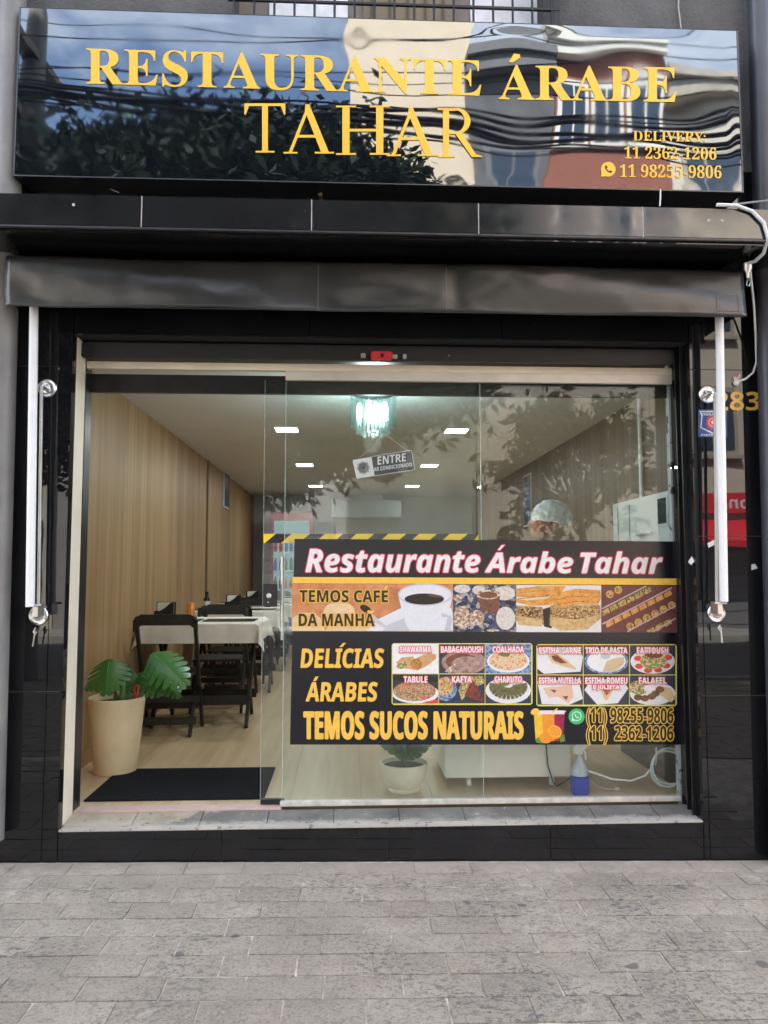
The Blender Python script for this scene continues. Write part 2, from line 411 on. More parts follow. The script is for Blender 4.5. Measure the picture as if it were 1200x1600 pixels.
def sansbi(s): return mathy(s, 0x1D63C, 0x1D656, 0x1D7EC)

# ------------------------------------------------------------------ main measures
ZSTEP = atY(600, 1289, 0).z                           # front edge of the step
YD = 0.235                                            # plane of the glass
ZS = atY(600, 1257, YD).z                             # shop floor, a little above the sloping tread
XL = atY(91, 1290, 0).x; XR = atY(1099, 1286, 0).x    # clear opening between the pillars
ZLINT = atY(600, 528, 0).z                            # underside of the lintel
XWL, XWR, ZC = -1.64, 2.13, 2.66                      # room: left wall, right wall, ceiling
YB = 9.4                                              # back wall
YLEDGE = -0.40; YSIGN = -0.16; YAWN = -0.22
ZL0 = atY(600, 366, YLEDGE).z; ZL1 = atY(600, 314, YLEDGE).z
SLOPE = 0.0135

# ------------------------------------------------------------------ ground: sidewalk, road, far sidewalk
def box_obj(name, b, m, parent=None, bevel=0.0): return MB().box(*b).build(name, m, parent, bevel=bevel)
sidewalk = struct(box_obj('sidewalk', (-14, 14, -6.3, 0.02, -0.25, -0.0085), MORTAR))
PW, PD, JT = 0.268, 0.148, 0.006
def paver_mesh(seed):
    rnd = random.Random(seed); mb = MB(); w, d = PW-JT, PD-JT
    def j(a): return rnd.uniform(-a, a)
    nx, ny = 4, 3; rows = []
    for iy in range(ny+1):
        rows.append([Vector((-w/2+w*ix/nx+(j(0.002) if iy in (0, ny) else 0), -d/2+d*iy/ny+(j(0.002) if ix in (0, nx) else 0),
                             j(0.0012)-(0.0035 if ix in (0, nx) or iy in (0, ny) else 0))) for ix in range(nx+1)])
    n0 = mb.quadgrid(rows)
    rim = [n0+i for i in range(nx+1)]+[n0+(nx+1)*k+nx for k in range(1, ny+1)]+[n0+(nx+1)*ny+i for i in reversed(range(nx))]+[n0+(nx+1)*k for k in reversed(range(1, ny))]
    b0 = len(mb.v)
    for i in rim: p = mb.v[i]; mb.v.append((p[0], p[1], -0.03))
    for k in range(len(rim)):
        q = (k+1) % len(rim); mb.face((rim[q], rim[k], b0+k, b0+q))
    return mb
paver_protos = [paver_mesh(s) for s in range(6)]
paver_data = []
for k, mb in enumerate(paver_protos):
    o = mb.build('paver', PAVER, sidewalk, world=False); paver_data.append(o.data); bpy.data.objects.remove(o)
sw = wloc(sidewalk)
far = MB()
for row in range(42):
    y = -0.012-PD/2-row*PD
    if y < -6.2: break
    near = row < 14
    shift = (row % 2)*PW/2+random.uniform(-0.055, 0.055)
    half = 2.35 if near else 5.0
    n = int(2*half/PW)
    for k in range(n):
        x = -half+shift+k*PW+PW/2
        z = random.uniform(-0.003, 0.002)
        if near and row < 13 and abs(x) < 2.3:
            o = bpy.data.objects.new('paver', random.choice(paver_data)); COL.objects.link(o); o.parent = sidewalk
            o.location = Vector((x+random.uniform(-.0015, .0015), y+random.uniform(-.001, .001), z))-sw
            o.rotation_euler = (random.uniform(-.008, .008), random.uniform(-.006, .006), random.choice((0, math.pi))+random.uniform(-.008, .008))
        elif not near:
            far.box(x-PW/2+.003, x+PW/2-.003, y-PD/2+.003, y+PD/2-.003, -0.03, z)
fo = far.build('paving_beyond', PAVER, sidewalk); fo['kind'] = 'stuff'
sidewalk.rotation_euler = (0, math.atan(SLOPE), 0)

ASPH = mat('asphalt', (0.055, 0.055, 0.057), 0.9, vary=0.25, scale=3, bmp=0.6, bscale=120)
KERBM = mat('kerb_concrete', (0.36, 0.35, 0.33), 0.9, vary=0.2, scale=5)
struct(box_obj('road', (-70, 70, -12.6, -6.42, -0.4, -0.16), ASPH))
struct(box_obj('kerb', (-70, 70, -6.42, -6.3, -0.4, -0.03), KERBM))
struct(box_obj('far_kerb', (-70, 70, -12.75, -12.6, -0.4, 0.0), KERBM))
struct(box_obj('far_sidewalk', (-70, 70, -16.0, -12.75, -0.4, -0.005), mat('far_paving', (0.33, 0.32, 0.30), 0.9, vary=0.2, scale=2)))
struct(box_obj('ground', (-300, 300, -300, 300, -1.2, -0.8), ASPH))
struct(box_obj('side_pavement', (-70, -14.01, -6.3, 0.0, -0.4, -0.01), KERBM))
struct(box_obj('side_pavement', (14.01, 70, -6.3, 0.0, -0.4, -0.25), KERBM))

# ------------------------------------------------------------------ the shop building
shop = thing('shop_building', 'black tiled shopfront with grey plaster upper wall behind the sign', 'building')
FX0, FX1 = -2.7, 2.9
def tile(parent, x0, x1, y, z0, z1, m=GRAN, g=0.0016, t=0.014, bev=0.0012):
    return MB().box(x0+g, x1-g, y, y+t, z0+g, z1-g).build('tile', m, parent, bevel=bev)
# pillars: a core faced with polished tiles
zt = ZL0-0.002
pl = box_obj('pillar', (FX0, XL-0.016, 0.0145, YD+0.02, -0.3, zt), GROUT, shop)
pr = box_obj('pillar', (XR+0.016, FX1, 0.0145, YD+0.02, -0.3, zt), GROUT, shop)
zj = [-0.3] + [atY(60, p, 0).z for p in (1081, 572)] + [zt]
for a, b in zip(zj, zj[1:]):
    tile(pl, FX0, XL-0.075, 0.0, a, b); tile(pl, XL-0.075, XL, 0.0, a, b)
zk = [-0.3] + [atY(1140, p, 0).z for p in (1087, 838, 578)] + [zt]
for a, b in zip(zk, zk[1:]):
    tile(pr, XR, XR+0.030, 0.0, a, b); tile(pr, XR+0.030, XR+0.365, 0.0, a, b); tile(pr, XR+0.365, FX1, 0.0, a, b)
# reveals of the opening
box_obj('reveal', (XL-0.0155, XL-0.001, 0.016, 0.055, ZSTEP+0.002, ZLINT), GRAN, shop)
rl = box_obj('reveal', (XL-0.0155, XL, 0.056, YD-0.045, ZSTEP+0.001, ZLINT), CREAM, shop); rl['label'] = 'cream painted left reveal'
box_obj('door_jamb', (XL-0.0155, XL+0.003, YD-0.042, YD+0.05, ZSTEP+0.001, ZLINT), BLACKP, shop)
box_obj('reveal', (XR+0.0005, XR+0.0155, 0.016, YD+0.02, ZSTEP+0.002, ZLINT), GRAN, shop)
mb = MB()                                             # roller shutter guide
mb.box(XR-0.020, XR, 0.07, 0.08, ZSTEP, ZLINT).box(XR-0.020, XR, 0.13, 0.14, ZSTEP, ZLINT)
mb.build('shutter_guide', BLACKP, shop)
jr = box_obj('door_jamb', (XR-0.010, XR, YD+0.007, YD+0.05, ZSTEP+0.001, ZLINT), worn('chipped_white_jamb', (0.50, 0.53, 0.55), (0.03, 0.03, 0.03), 0.56, 9), shop)
box_obj('strike_plate', (XL+0.0032, XL+0.009, YD-0.04, YD-0.005, atY(120, 955, YD).z, atY(120, 915, YD).z), BLACKP, shop)
# lintel with a stepped underside and the folded roller shutter bar
lt = box_obj('lintel', (XL-0.015, XR+0.015, 0.0145, 0.079, ZLINT, zt), DARKIN, shop)
xs = [XL+0.0, XL+1.18, XL+2.16, XR]
for a, b in zip(xs, xs[1:]): tile(lt, a, b, 0.0, ZLINT-0.001, zt)
zb0, zb1 = atY(600, 563, 0.11).z, atY(600, 540, 0.11).z
sb = box_obj('shutter_bar', (XL+0.002, XR-0.026, 0.11, 0.15, zb0, zb1), WORNBLK, shop, 0.004)
box_obj('shutter_lip', (XL+0.002, XR-0.026, 0.080, 0.109, zb1+0.005, zb1+0.028), WORNBLK, shop, 0.003)
box_obj('shutter_box', (XL-0.015, XR+0.015, 0.1415, 0.60, ZC+0.03, ZC+0.33), DARKIN, shop)
box_obj('lintel_soffit', (XL-0.015, XR+0.015, 0.152, YD+0.12, atY(600, 567, YD).z+0.012, ZC+0.029), BLACKP, shop)
# step
step = box_obj('step', (XL, XR, 0.0145, YD+0.03, -0.3, ZSTEP-0.013), GROUT, shop)
jx = [XL+0.0008]+[atY(p, 1300, 0).x for p in (347, 607, 860)]+[XR-0.0008]
for a, b in zip(jx, jx[1:]): tile(step, a, b, 0.0, -0.3, ZSTEP-0.006)
def mat_tread():
    m, n, b = nodes('worn_tread'); v = posvec(n); sx3 = n.nodes.new('ShaderNodeSeparateXYZ'); n.links.new(v, sx3.inputs[0])
    oi = n.nodes.new('ShaderNodeObjectInfo')
    stone = ramp(n, noise(n, v, 5, 7, 0.65), [(0.3, (0.10, 0.093, 0.085)), (0.7, (0.23, 0.213, 0.19))])
    mort = ramp(n, noise(n, v, 7, 7, 0.65), [(0.3, (0.30, 0.245, 0.18)), (0.7, (0.50, 0.425, 0.33))])
    ad = n.nodes.new('ShaderNodeMath'); ad.operation = 'MULTIPLY_ADD'; ad.inputs[1].default_value = 1.5; n.links.new(noise(n, v, 3.2, 7, 0.68), ad.inputs[0]); n.links.new(sx3.outputs[0], ad.inputs[2])
    c = mixc(n, ramp(n, ad.outputs[0], [(0.0, (1, 1, 1)), (0.06, (0, 0, 0))]), stone, mort)
    front = n.nodes.new('ShaderNodeMath'); front.operation = 'MULTIPLY_ADD'; front.inputs[1].default_value = 0.13; n.links.new(noise(n, v, 9, 6, 0.7), front.inputs[0]); n.links.new(sx3.outputs[1], front.inputs[2])
    c = mixc(n, ramp(n, front.outputs[0], [(0.115, (0.8,)*3), (0.15, (0, 0, 0))]), c, (0.46, 0.43, 0.385))
    c = mixc(n, ramp(n, noise(n, v, 24, 6, 0.75), [(0.60, (0, 0, 0)), (0.65, (0.9,)*3)]), c, (0.06, 0.055, 0.05))
    c = mixc(n, ramp(n, noise(n, v, 31, 5, 0.7), [(0.64, (0, 0, 0)), (0.69, (0.9,)*3)]), c, (0.52, 0.49, 0.45))
    n.links.new(c, b.inputs['Base Color']); b.inputs['Roughness'].default_value = 0.55
    bump(n, b, noise(n, v, 24, 6, 0.75), 0.5, 0.006); return m
TREAD = mat_tread()
x = XL+0.002; k = 0
while x < XR-0.01:
    w = min(0.327, XR-0.002-x)
    y0_, y1_ = 0.052, YD-0.046; dz = random.uniform(-.0006, .0006); mb = MB().box(x+0.0015, x+w-0.0015, y0_, y1_, ZSTEP-0.0128, ZSTEP)
    mb.v = [(p[0], p[1], (ZSTEP-0.0012+dz+(ZS-0.004-ZSTEP)*(p[1]-y0_)/(y1_-y0_)) if p[2] > ZSTEP-0.001 else p[2]) for p in mb.v]
    mb.build('tread_tile', TREAD, step, bevel=0.001)
    x += w; k += 1
box_obj('tread_edge', (XL+0.001, XR-0.001, -0.003, 0.0505, ZSTEP-0.0128, ZSTEP-0.001), worn('mortar_edge', (0.50, 0.455, 0.40), (0.16, 0.15, 0.14), 0.57, 20, 0.9), step, 0.003)
box_obj('threshold', (XL+0.004, atY(440, 1257, YD).x, YD-0.0455, YD+0.03, ZSTEP-0.0128, ZS+0.003), mat('pink_threshold', (0.60, 0.43, 0.38), 0.6, vary=0.12, scale=14), step, 0.002)
# canopy ledge faced with tiles
led = box_obj('ledge', (FX0, FX1, YLEDGE+0.0145, -0.001, ZL0+0.001, ZL1-0.001), DARKIN, shop)
jx = [FX0, atY(-40, 340, YLEDGE).x]+[atY(p, 340, YLEDGE).x for p in (221, 487, 748, 1005)]+[atY(1270, 340, YLEDGE).x, FX1]
for a, b in zip(jx, jx[1:]): tile(led, a, b, YLEDGE, ZL0+0.012, ZL1, GRAN2)
box_obj('edge_trim', (FX0, FX1, YLEDGE-0.004, YLEDGE+0.0135, ZL0, ZL0+0.0105), mat('ledge_trim', (0.07, 0.07, 0.075), 0.3, 0.3, 0.2, 14), led, 0.002)
for a, b in zip(jx, jx[1:]): MB().box(a+0.0012, b-0.0012, YLEDGE+0.015, -0.002, ZL0-0.012, ZL0+0.0005).build('soffit_tile', GRAN, led)
for a, b in zip(jx, jx[1:]): MB().box(b-0.004, b+0.002, YLEDGE+0.0005, YLEDGE+0.0145, ZL0+0.012, ZL1-0.001).build('joint', GROUT, led)
for px, py in ((115, 320), (1107, 345), (1128, 345)):
    q = atY(px, py, YLEDGE); MB().lathe([(0.005, -0.004), (0.007, 0.0), (0.007, 0.002), (0.003, 0.002)], (q.x, YLEDGE, q.z), 12, 'Y').build('screw_hole', GROUT, led)
# band behind the sign and the plastered wall above with its barred window
ZB = atY(600, 255, 0).z
x = FX0
while x < FX1-0.01:
    tile(shop, x, min(FX1, x+0.8), 0.0, ZL1, ZB, GRAN2); x += 0.8
wx0, wx1 = atY(364, 20, 0).x, atY(862, 20, 0).x; wz0 = atY(600, 62, 0).z; wz1 = wz0+1.15; TOP = 16.0  # unseen top raised so the building's shadow covers the street trees
up = MB().box(FX0, wx0, 0.0, 0.25, ZB, TOP).box(wx1, FX1, 0.0, 0.25, ZB, TOP).box(wx0, wx1, 0.0, 0.25, ZB, wz0).box(wx0, wx1, 0.0, 0.25, wz1, TOP)
up.build('upper_wall', PLASTER, shop)
box_obj('core', (FX0, FX1, 0.016, 0.25, ZL0+0.002, ZB-0.001), DARKIN, shop)
win = box_obj('window', (wx0+0.001, wx1-0.001, 0.20, 0.249, wz0+0.001, wz1-0.001), mat('window_frame', (0.20, 0.17, 0.14), 0.5), shop)
CURT = mat('white_curtain', (0.80, 0.82, 0.85), 0.8, vary=0.12, scale=14); NIGHT = mat('dark_pane', (0.012, 0.011, 0.012), 0.15)
ww = wx1-wx0
for k in range(3):
    a = wx0+ww*(0.10+0.305*k) if k else wx0+ww*0.10; b = a+ww*0.255+(0.09 if k == 1 else 0)
    if k == 2: a = wx0+ww*0.76; b = wx1-0.03
    MB().box(a, b, 0.185, 0.199, wz0+0.02, wz1-0.03).build('pane', NIGHT if k == 1 else CURT, win)
BARM = mat('black_iron', (0.018, 0.018, 0.02), 0.45, 0.4)
for k in range(17):
    xx = wx0+0.012+(ww-0.024)*k/16
    MB().tube([(xx, -0.045, wz0-0.04), (xx, -0.045, wz1+0.02)], 0.0062, 8).build('grille_bar', BARM, win)
for zz in (atY(600, 7, -0.045).z, wz1-0.2, wz0+0.02):
    MB().box(wx0-0.02, wx1+0.03, -0.052, -0.038, zz-0.006, zz+0.006).build('grille_rail', BARM, win)
box_obj('window_post', (wx1-0.005, wx1+0.03, -0.05, 0.0, wz0-0.04, wz1), BARM, win)
box_obj('roof', (FX0, FX1, 0.25, YB+0.4, TOP-0.2, TOP), PLASTER, shop)
# shop interior: setting
struct(box_obj('ceiling', (XWL-0.2, XWR+0.2, 0.61, YB+0.2, ZC, ZC+0.15), CEILM))
struct(box_obj('ceiling', (XWL-0.2, XWR+0.2, YD+0.12, 0.609, ZC, ZC+0.029), CEILM))
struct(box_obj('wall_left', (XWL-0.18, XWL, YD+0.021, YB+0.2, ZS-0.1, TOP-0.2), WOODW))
struct(box_obj('wall_right', (XWR, XWR+0.18, YD+0.021, YB+0.2, ZS-0.1, TOP-0.2), mat_stripe_wood('oak_with_painted_shade', (0.10, 0.068, 0.034), (0.21, 0.145, 0.078))))  # the left wall's oak, darkened so its colour carries the room's shade
struct(box_obj('wall_back', (XWL, XWR, YB, YB+0.18, ZS-0.1, TOP-0.2), WALLP))
for a, b in ((XWL, XL-0.03), (XR+0.03, XWR)):
    struct(box_obj('wall_front', (a, b, YD+0.021, YD+0.12, ZS, ZC), WALLP))
bb = struct(box_obj('baseboard', (XWL+0.0005, XWL+0.014, YD+0.13, YB, ZS+0.001, ZS+0.085), mat('baseboard_wood', (0.38, 0.20, 0.09), 0.5)))
struct(box_obj('panel_joint', (XWL+0.0005, XWL+0.018, 5.05, 5.10, ZS, ZC-0.001), mat('joint_strip', (0.20, 0.14, 0.085), 0.5)))
floor = struct(box_obj('floor', (XWL, XWR, YD+0.031, YB, ZS-0.2, ZS-0.006), mat('floor_bed', (0.2, 0.14, 0.09), 0.8)))
pwid = 0.19; ncol = int(math.ceil((XWR-XWL)/pwid))
for c in range(ncol):
    x0 = XWL+c*pwid; x1 = min(XWR, x0+pwid); y = YD+0.031; L = 1.28
    y1 = y+L*random.uniform(0.3, 1)
    while y < YB-0.01:
        y1 = min(y1, YB)
        box_obj('plank', (x0+0.0006, x1-0.0006, y+0.0006, y1-0.0006, ZS-0.006, ZS+random.uniform(-.0002, .0002)), FLOORW, floor)
        y = y1; y1 = y+L
# neighbours added on both sides so that the pavement lies in shade
for s, lab in ((-1, 'added grey plastered house left of the shop that shades the pavement'), (1, 'added grey plastered house right of the shop that shades the pavement')):
    a, b = (FX0-14, FX0-0.004) if s < 0 else (FX1+0.004, FX1+14)
    nb = thing('shading_neighbour', lab, 'building', ((a+b)/2, 5, -0.3))
    box_obj('wall', (a, b, 0.02, 10, -0.3, TOP+0.4), PLASTER, nb)
    box_obj('base_band', (a, b, 0.0, 0.019, -0.3, 0.6), GRAN2, nb)

# ------------------------------------------------------------------ the sign
sx0 = (atY(31, 11, YSIGN).x+atY(25, 273, YSIGN).x)/2; sx1 = (atY(1153, 50, YSIGN).x+atY(1157, 299, YSIGN).x)/2
sz0 = (atY(25, 273, YSIGN).z+atY(1157, 299, YSIGN).z)/2; sz1 = (atY(31, 11, YSIGN).z+atY(1153, 50, YSIGN).z)/2
DENTS = []
for px, py, a, b, h in ((800, 150, 0.20, 0.26, -0.0085), (985, 62, 0.17, 0.12, 0.0060), (1110, 190, 0.16, 0.22, -0.0045), (560, 60, 0.045, 0.06, -0.0022),
                        (690, 120, 0.16, 0.35, 0.0035), (905, 235, 0.25, 0.10, 0.0030), (60, 180, 0.10, 0.30, -0.0030), (420, 275, 0.5, 0.06, 0.0016), (300, 60, 0.35, 0.25, 0.0020)):
    q = atY(px, py, YSIGN); DENTS.append((q.x, q.z, a*1.35, b*1.2, h*0.27))
def sdisp(x, z):
    u = max(0, min(1, (x-sx0)/(sx1-sx0)))
    d = sum(h*math.exp(-((x-cx)/a)**2-((z-cz)/b)**2) for cx, cz, a, b, h in DENTS)
    d += (0.0003+0.0006*u)*mnoise.noise(Vector((x*2.6+5, z*3.2, 1.7)))
    e = max(0.0, 1-(z-sz0)/0.05); d += 0.0010*e*math.sin(x*27)*math.sin(x*9.7)
    m = min(x-sx0, sx1-x, z-sz0, sz1-z)/0.06
    return d*max(0, min(1, m+0.25))
sign = thing('restaurant_sign', 'wide glossy black fascia sign with yellow serif lettering above the ledge', 'sign', ((sx0+sx1)/2, YSIGN, sz0))
mb = MB(); NX, NZ = 200, 56
mb.quadgrid([[(sx0+(sx1-sx0)*i/NX, YSIGN-sdisp(sx0+(sx1-sx0)*i/NX, sz0+(sz1-sz0)*k/NZ), sz0+(sz1-sz0)*k/NZ) for i in range(NX+1)] for k in range(NZ+1)])
o = mb.build('panel', SIGNM, sign); o.data.polygons.foreach_set('use_smooth', [True]*len(o.data.polygons))
EDGE = mat('sign_edge', (0.10, 0.10, 0.105), 0.25, 0.5)
t = 0.006
MB().box(sx0-t, sx1+t, YSIGN+0.001, -0.001, sz0-t, sz0-0.0005).box(sx0-t, sx1+t, YSIGN+0.001, -0.001, sz1+0.0005, sz1+t).box(sx0-t, sx0-0.0005, YSIGN+0.001, -0.001, sz0, sz1).box(sx1+0.0005, sx1+t, YSIGN+0.001, -0.001, sz0, sz1).build('return_edge', BLACKP, sign)
MB().box(sx0-t-0.001, sx1+t+0.001, YSIGN-0.003, YSIGN+0.0008, sz0-t-0.001, sz0-0.001).box(sx1+0.001, sx1+t+0.001, YSIGN-0.003, YSIGN+0.0008, sz0, sz1).box(sx0-t-0.001, sx0-0.001, YSIGN-0.003, YSIGN+0.0008, sz0, sz1).build('edge_trim', EDGE, sign)
def sgn(px, py, lift=0.003):
    q = atY(px, py, YSIGN); return (q.x, YSIGN-sdisp(q.x, q.z)-lift, q.z)
def loose(v, f):
    par = list(range(len(v)))
    def find(a):
        while par[a] != a: par[a] = par[par[a]]; a = par[a]
        return a
    for q in f:
        for b in q[1:]: par[find(q[0])] = find(b)
    # vertices at the same spot belong together
    seen = {}
    for i, p in enumerate(v):
        k = (round(p[0], 5), round(p[1], 5))
        if k in seen: par[find(i)] = find(seen[k])
        seen[k] = i
    groups = {}
    for q in f: groups.setdefault(find(q[0]), []).append(q)
    return list(groups.values())
def sign_letters(body, box, split=True, name='letter'):
    v, f = text_mesh(body); P = fit_text(v, *box)
    for g in (loose(v, f) if split else [f]):
        idx = sorted({i for q in g for i in q}); mp_ = {i: k for k, i in enumerate(idx)}
        m = MB(); m.v = [sgn(*P[i]) for i in idx]
        for q in g: m.face(tuple(mp_[i] for i in q))
        m.build(name, YEL, sign)
sign_letters(serif('RESTAURANTE'), (135, 752, 131, 75, 150, 94))
sign_letters(serif('ARABE'), (779, 1057, 155, 101, 160, 105))
m = MB(); m.v = [sgn(px, py) for px, py in ((795, 97), (803, 84), (812, 85), (813, 90), (801, 98))]; m.face((0, 4, 3, 2, 1)); m.build('accent', YEL, sign)
def bowl(cx, cy, ro, rh, ri, rhi, a0=-90, a1=90, n=14):
    out = []
    for k in range(n):
        t0, t1 = R(a0+(a1-a0)*k/n), R(a0+(a1-a0)*(k+1)/n)
        out.append([(cx+ro*math.cos(t0), cy+rh*math.sin(t0)), (cx+ro*math.cos(t1), cy+rh*math.sin(t1)), (cx+ri*math.cos(t1), cy+rhi*math.sin(t1)), (cx+ri*math.cos(t0), cy+rhi*math.sin(t0))])
    return out
def rc(x0, y0, x1, y1): return [(x0, y0), (x1, y0), (x1, y1), (x0, y1)]
SER = {
 'T': [rc(0, .945, .88, 1), [(0, .77), (.03, .77), (.10, .946), (0, .946)], [(.88, .77), (.88, .946), (.78, .946), (.85, .77)], rc(.38, .03, .505, .946), rc(.24, 0, .645, .035)],
 'A': [[(.10, .034), (.165, .034), (.475, .86), (.445, .945)], [(.42, 1.0), (.495, 1.0), (.87, .034), (.72, .034), (.41, .87)], rc(.235, .325, .66, .38), rc(0, 0, .27, .035), rc(.60, 0, .97, .035)],
 'H': [rc(.12, .03, .245, .97), rc(.70, .03, .825, .97), rc(.24, .475, .705, .53), rc(.01, 0, .355, .035), rc(.59, 0, .935, .035), rc(.01, .965, .355, 1), rc(.59, .965, .935, 1)],
 'R': [rc(.12, .03, .245, .97), rc(.01, 0, .37, .035), rc(.01, .965, .30, 1), rc(.24, .95, .40, 1.0), rc(.24, .47, .40, .515)]+bowl(.39, .735, .30, .265, .175, .215)+[[(.36, .49), (.50, .505), (.80, .06), (.93, .02), (.93, 0), (.72, 0)]],
}
for ch, a, b in (('T', 382, 446), ('A', 443, 522), ('H', 524, 609), ('A', 604, 684), ('R', 683, 753)):
    m = MB(); wmax = max(p[0] for pl_ in SER[ch] for p in pl_)
    base = 239+(a-382)*0.025; top = 162+(a-382)*0.026
    for k, pl_ in enumerate(SER[ch]):
        pts = [(a+(b-a)*p[0]/wmax, base+(top-base)*p[1]) for p in pl_]
        ar = sum(pts[i][0]*pts[(i+1) % len(pts)][1]-pts[(i+1) % len(pts)][0]*pts[i][1] for i in range(len(pts)))
        if ar > 0: pts.reverse()
        n = len(m.v); m.v += [sgn(p[0], p[1], 0.003+0.0002*k) for p in pts]; m.face(tuple(n+i for i in range(len(pts))))
    m.build('letter', YEL, sign)
sign_letters(serif('DELIVERY:'), (989, 1102, 220, 205, 222, 207), False, 'lettering')
sign_letters(serif('11 2362-1206'), (975, 1119, 248, 229, 250, 231), False, 'lettering')
sign_letters(serif('11 98255-9806'), (968, 1127, 277, 257, 279, 259), False, 'lettering')
def phone_icon(make, cx, cy, r, disc, ink, ring=None):
    make(ellipse(cx, cy, r, r, 28), disc); make([(cx-r*0.98, cy+r*1.0), (cx-r*0.95, cy+r*0.2), (cx-r*0.2, cy+r*0.95)], disc)
    arc = [(cx-r*.48, cy-r*.35), (cx-r*.28, cy-r*.58), (cx-r*.1, cy-r*.25), (cx-r*.22, cy-r*.05), (cx+r*.08, cy+r*.25), (cx+r*.28, cy+r*.12), (cx+r*.58, cy+r*.3), (cx+r*.38, cy+r*.52), (cx-r*.05, cy+r*.38), (cx-r*.38, cy+r*.02)]
    make(arc, ink)
SIGNK = mat('sign_black', (0.01, 0.01, 0.012), 0.3)
ico = MB(); lay = [0]
def mk(pts, m_):
    lay[0] += 1; n = len(ico.v); ico.mi = 0 if m_ is YEL else 1
    ar = sum(pts[i][0]*pts[(i+1) % len(pts)][1]-pts[(i+1) % len(pts)][0]*pts[i][1] for i in range(len(pts)))
    if ar > 0: pts = list(reversed(pts))
    ico.v += [sgn(p[0], p[1], 0.003+0.0002*lay[0]) for p in pts]; ico.face(tuple(n+i for i in range(len(pts))))
phone_icon(mk, 950, 265, 11.5, YEL, SIGNK)
ico.build('phone_icon', [YEL, SIGNK], sign)
# bracket and loose wires between sign and ledge
q = atY(501, 298, -0.05)
tag(MB().box(q.x-0.008, q.x+0.008, -0.06, -0.001, q.z-0.03, q.z+0.035).box(q.x-0.016, q.x-0.0081, -0.056, -0.045, q.z-0.02, q.z-0.005).build('wall_bracket', mat('rusty_steel', (0.30, 0.22, 0.16), 0.7, vary=0.3, scale=50)), 'small rusty bracket under the black sign', 'bracket')
def px_tube(name, pts, y, r, m, parent=None, seg=8, smooth=True):
    return MB().tube([(lambda q: (q.x, yy, q.z))(atY(px, py, yy)) for (px, py), yy in zip(pts, y if isinstance(y, list) else [y]*len(pts))], r, seg).build(name, m, parent, smooth=smooth)
tag(px_tube('loose_wire', [(157, 281), (165, 290), (176, 297), (186, 301)], -0.05, 0.003, mat('grey_wire', (0.35, 0.35, 0.35), 0.6)), 'short grey wire end poking out under the left of the sign', 'wire')
tag(px_tube('loose_wire', [(1032, 296), (1032, 308), (1031, 322)], YLEDGE-0.006, 0.0035, PLASTW), 'short white wire end hanging under the right of the sign', 'wire')
tag(px_tube('plaster_cable', [(1061, -30), (1060, 10), (1063, 35), (1066, 60)], -0.012, 0.0035, mat('grey_wire2', (0.4, 0.4, 0.4), 0.6)), 'thin grey cable running down the plaster above the sign', 'cable')

# ------------------------------------------------------------------ awning
def mat_canvas():
    m, n, b = nodes('black_canvas'); v = posvec(n)
    n.links.new(ramp(n, noise(n, v, 5, 7), [(0.3, (0.014, 0.014, 0.014)), (0.7, (0.028, 0.027, 0.026))]), b.inputs['Base Color'])
    n.links.new(ramp(n, noise(n, v, 3, 6), [(0.3, (0.29,)*3), (0.7, (0.36,)*3)]), b.inputs['Roughness'])
    b.inputs['Specular IOR Level'].default_value = 0.9
    cre = noise(n, posvec(n, (5.0, 5.0, 9.0)), 1.0, 5, 0.6)
    bump(n, b, ramp(n, cre, [(0.40, (0,)*3), (0.50, (1,)*3), (0.60, (0.1,)*3)]), 0.022, 0.02); MATS['canvas'] = m; return m
CANVAS = mat_canvas()
ax0, ax1 = atY(9, 440, YAWN).x, atY(1164, 455, YAWN).x
az1 = (atY(12, 397, YAWN).z+atY(1165, 418, YAWN).z)/2; az0 = (atY(5, 475, YAWN).z+atY(1165, 497, YAWN).z)/2
awn = thing('awning', 'rolled up black canvas awning valance under the tiled ledge', 'awning', ((ax0+ax1)/2, YAWN, az0))
def valance(u, w, lift=0.0):
    x = ax0+(ax1-ax0)*u
    drop = 0.004*math.sin(u*19)+0.003*mnoise.noise(Vector((u*9, 3.1, 0)))
    z = az0+(az1-az0)*w-(1-w)*drop*0.9
    f = 0.020*mnoise.noise(Vector((u*4.6+w*1.1, w*0.5, 0.3)))+0.0045*mnoise.noise(Vector((u*14-w*1.6, w*0.3, 4.4)))+0.003*mnoise.noise(Vector((u*30+w*2.5, w*0.5, 9.4)))+0.0016*mnoise.noise(Vector((u*46, w*5, 7)))
    f += -0.011*math.sin(math.pi*min(1, w))
    for sx in (0.424, 0.598): f += 0.004*math.exp(-((u-sx)/0.012)**2)
    f -= 0.004*math.exp(-(w/0.06)**2)
    return (x, YAWN+f+0.004+0.05*max(0, w-0.93)/0.07*0.6-lift, z)
mb = MB(); NX, NZ = 150, 16
rows = [[valance(i/NX, k/NZ) for i in range(NX+1)] for k in range(NZ+1)]
mb.quadgrid(rows)
o = mb.build('valance', CANVAS, awn); o.data.polygons.foreach_set('use_smooth', [True]*len(o.data.polygons))
sol = o.modifiers.new('thickness', 'SOLIDIFY'); sol.thickness = 0.002; sol.offset = 1
MB().tube([(ax0+0.01, YAWN+0.095, az1-0.035), (ax1-0.01, YAWN+0.095, az1-0.035)], 0.055, 20).build('roller', CANVAS, awn, smooth=True)
MB().tube([(ax0+0.005, YAWN+0.012, az0+0.006), (ax1-0.005, YAWN+0.012, az0+0.006)], 0.0055, 8).build('hem_bar', CANVAS, awn, smooth=True)
MB().box(ax0+0.002, ax0+0.006, YAWN+0.012, -0.005, az0+0.03, az1).box(ax1-0.006, ax1-0.002, YAWN+0.012, -0.005, az0+0.03, az1).build('end_bracket', BLACKP, awn)
THREAD = mat('pale_stitching', (0.16, 0.16, 0.155), 0.8)
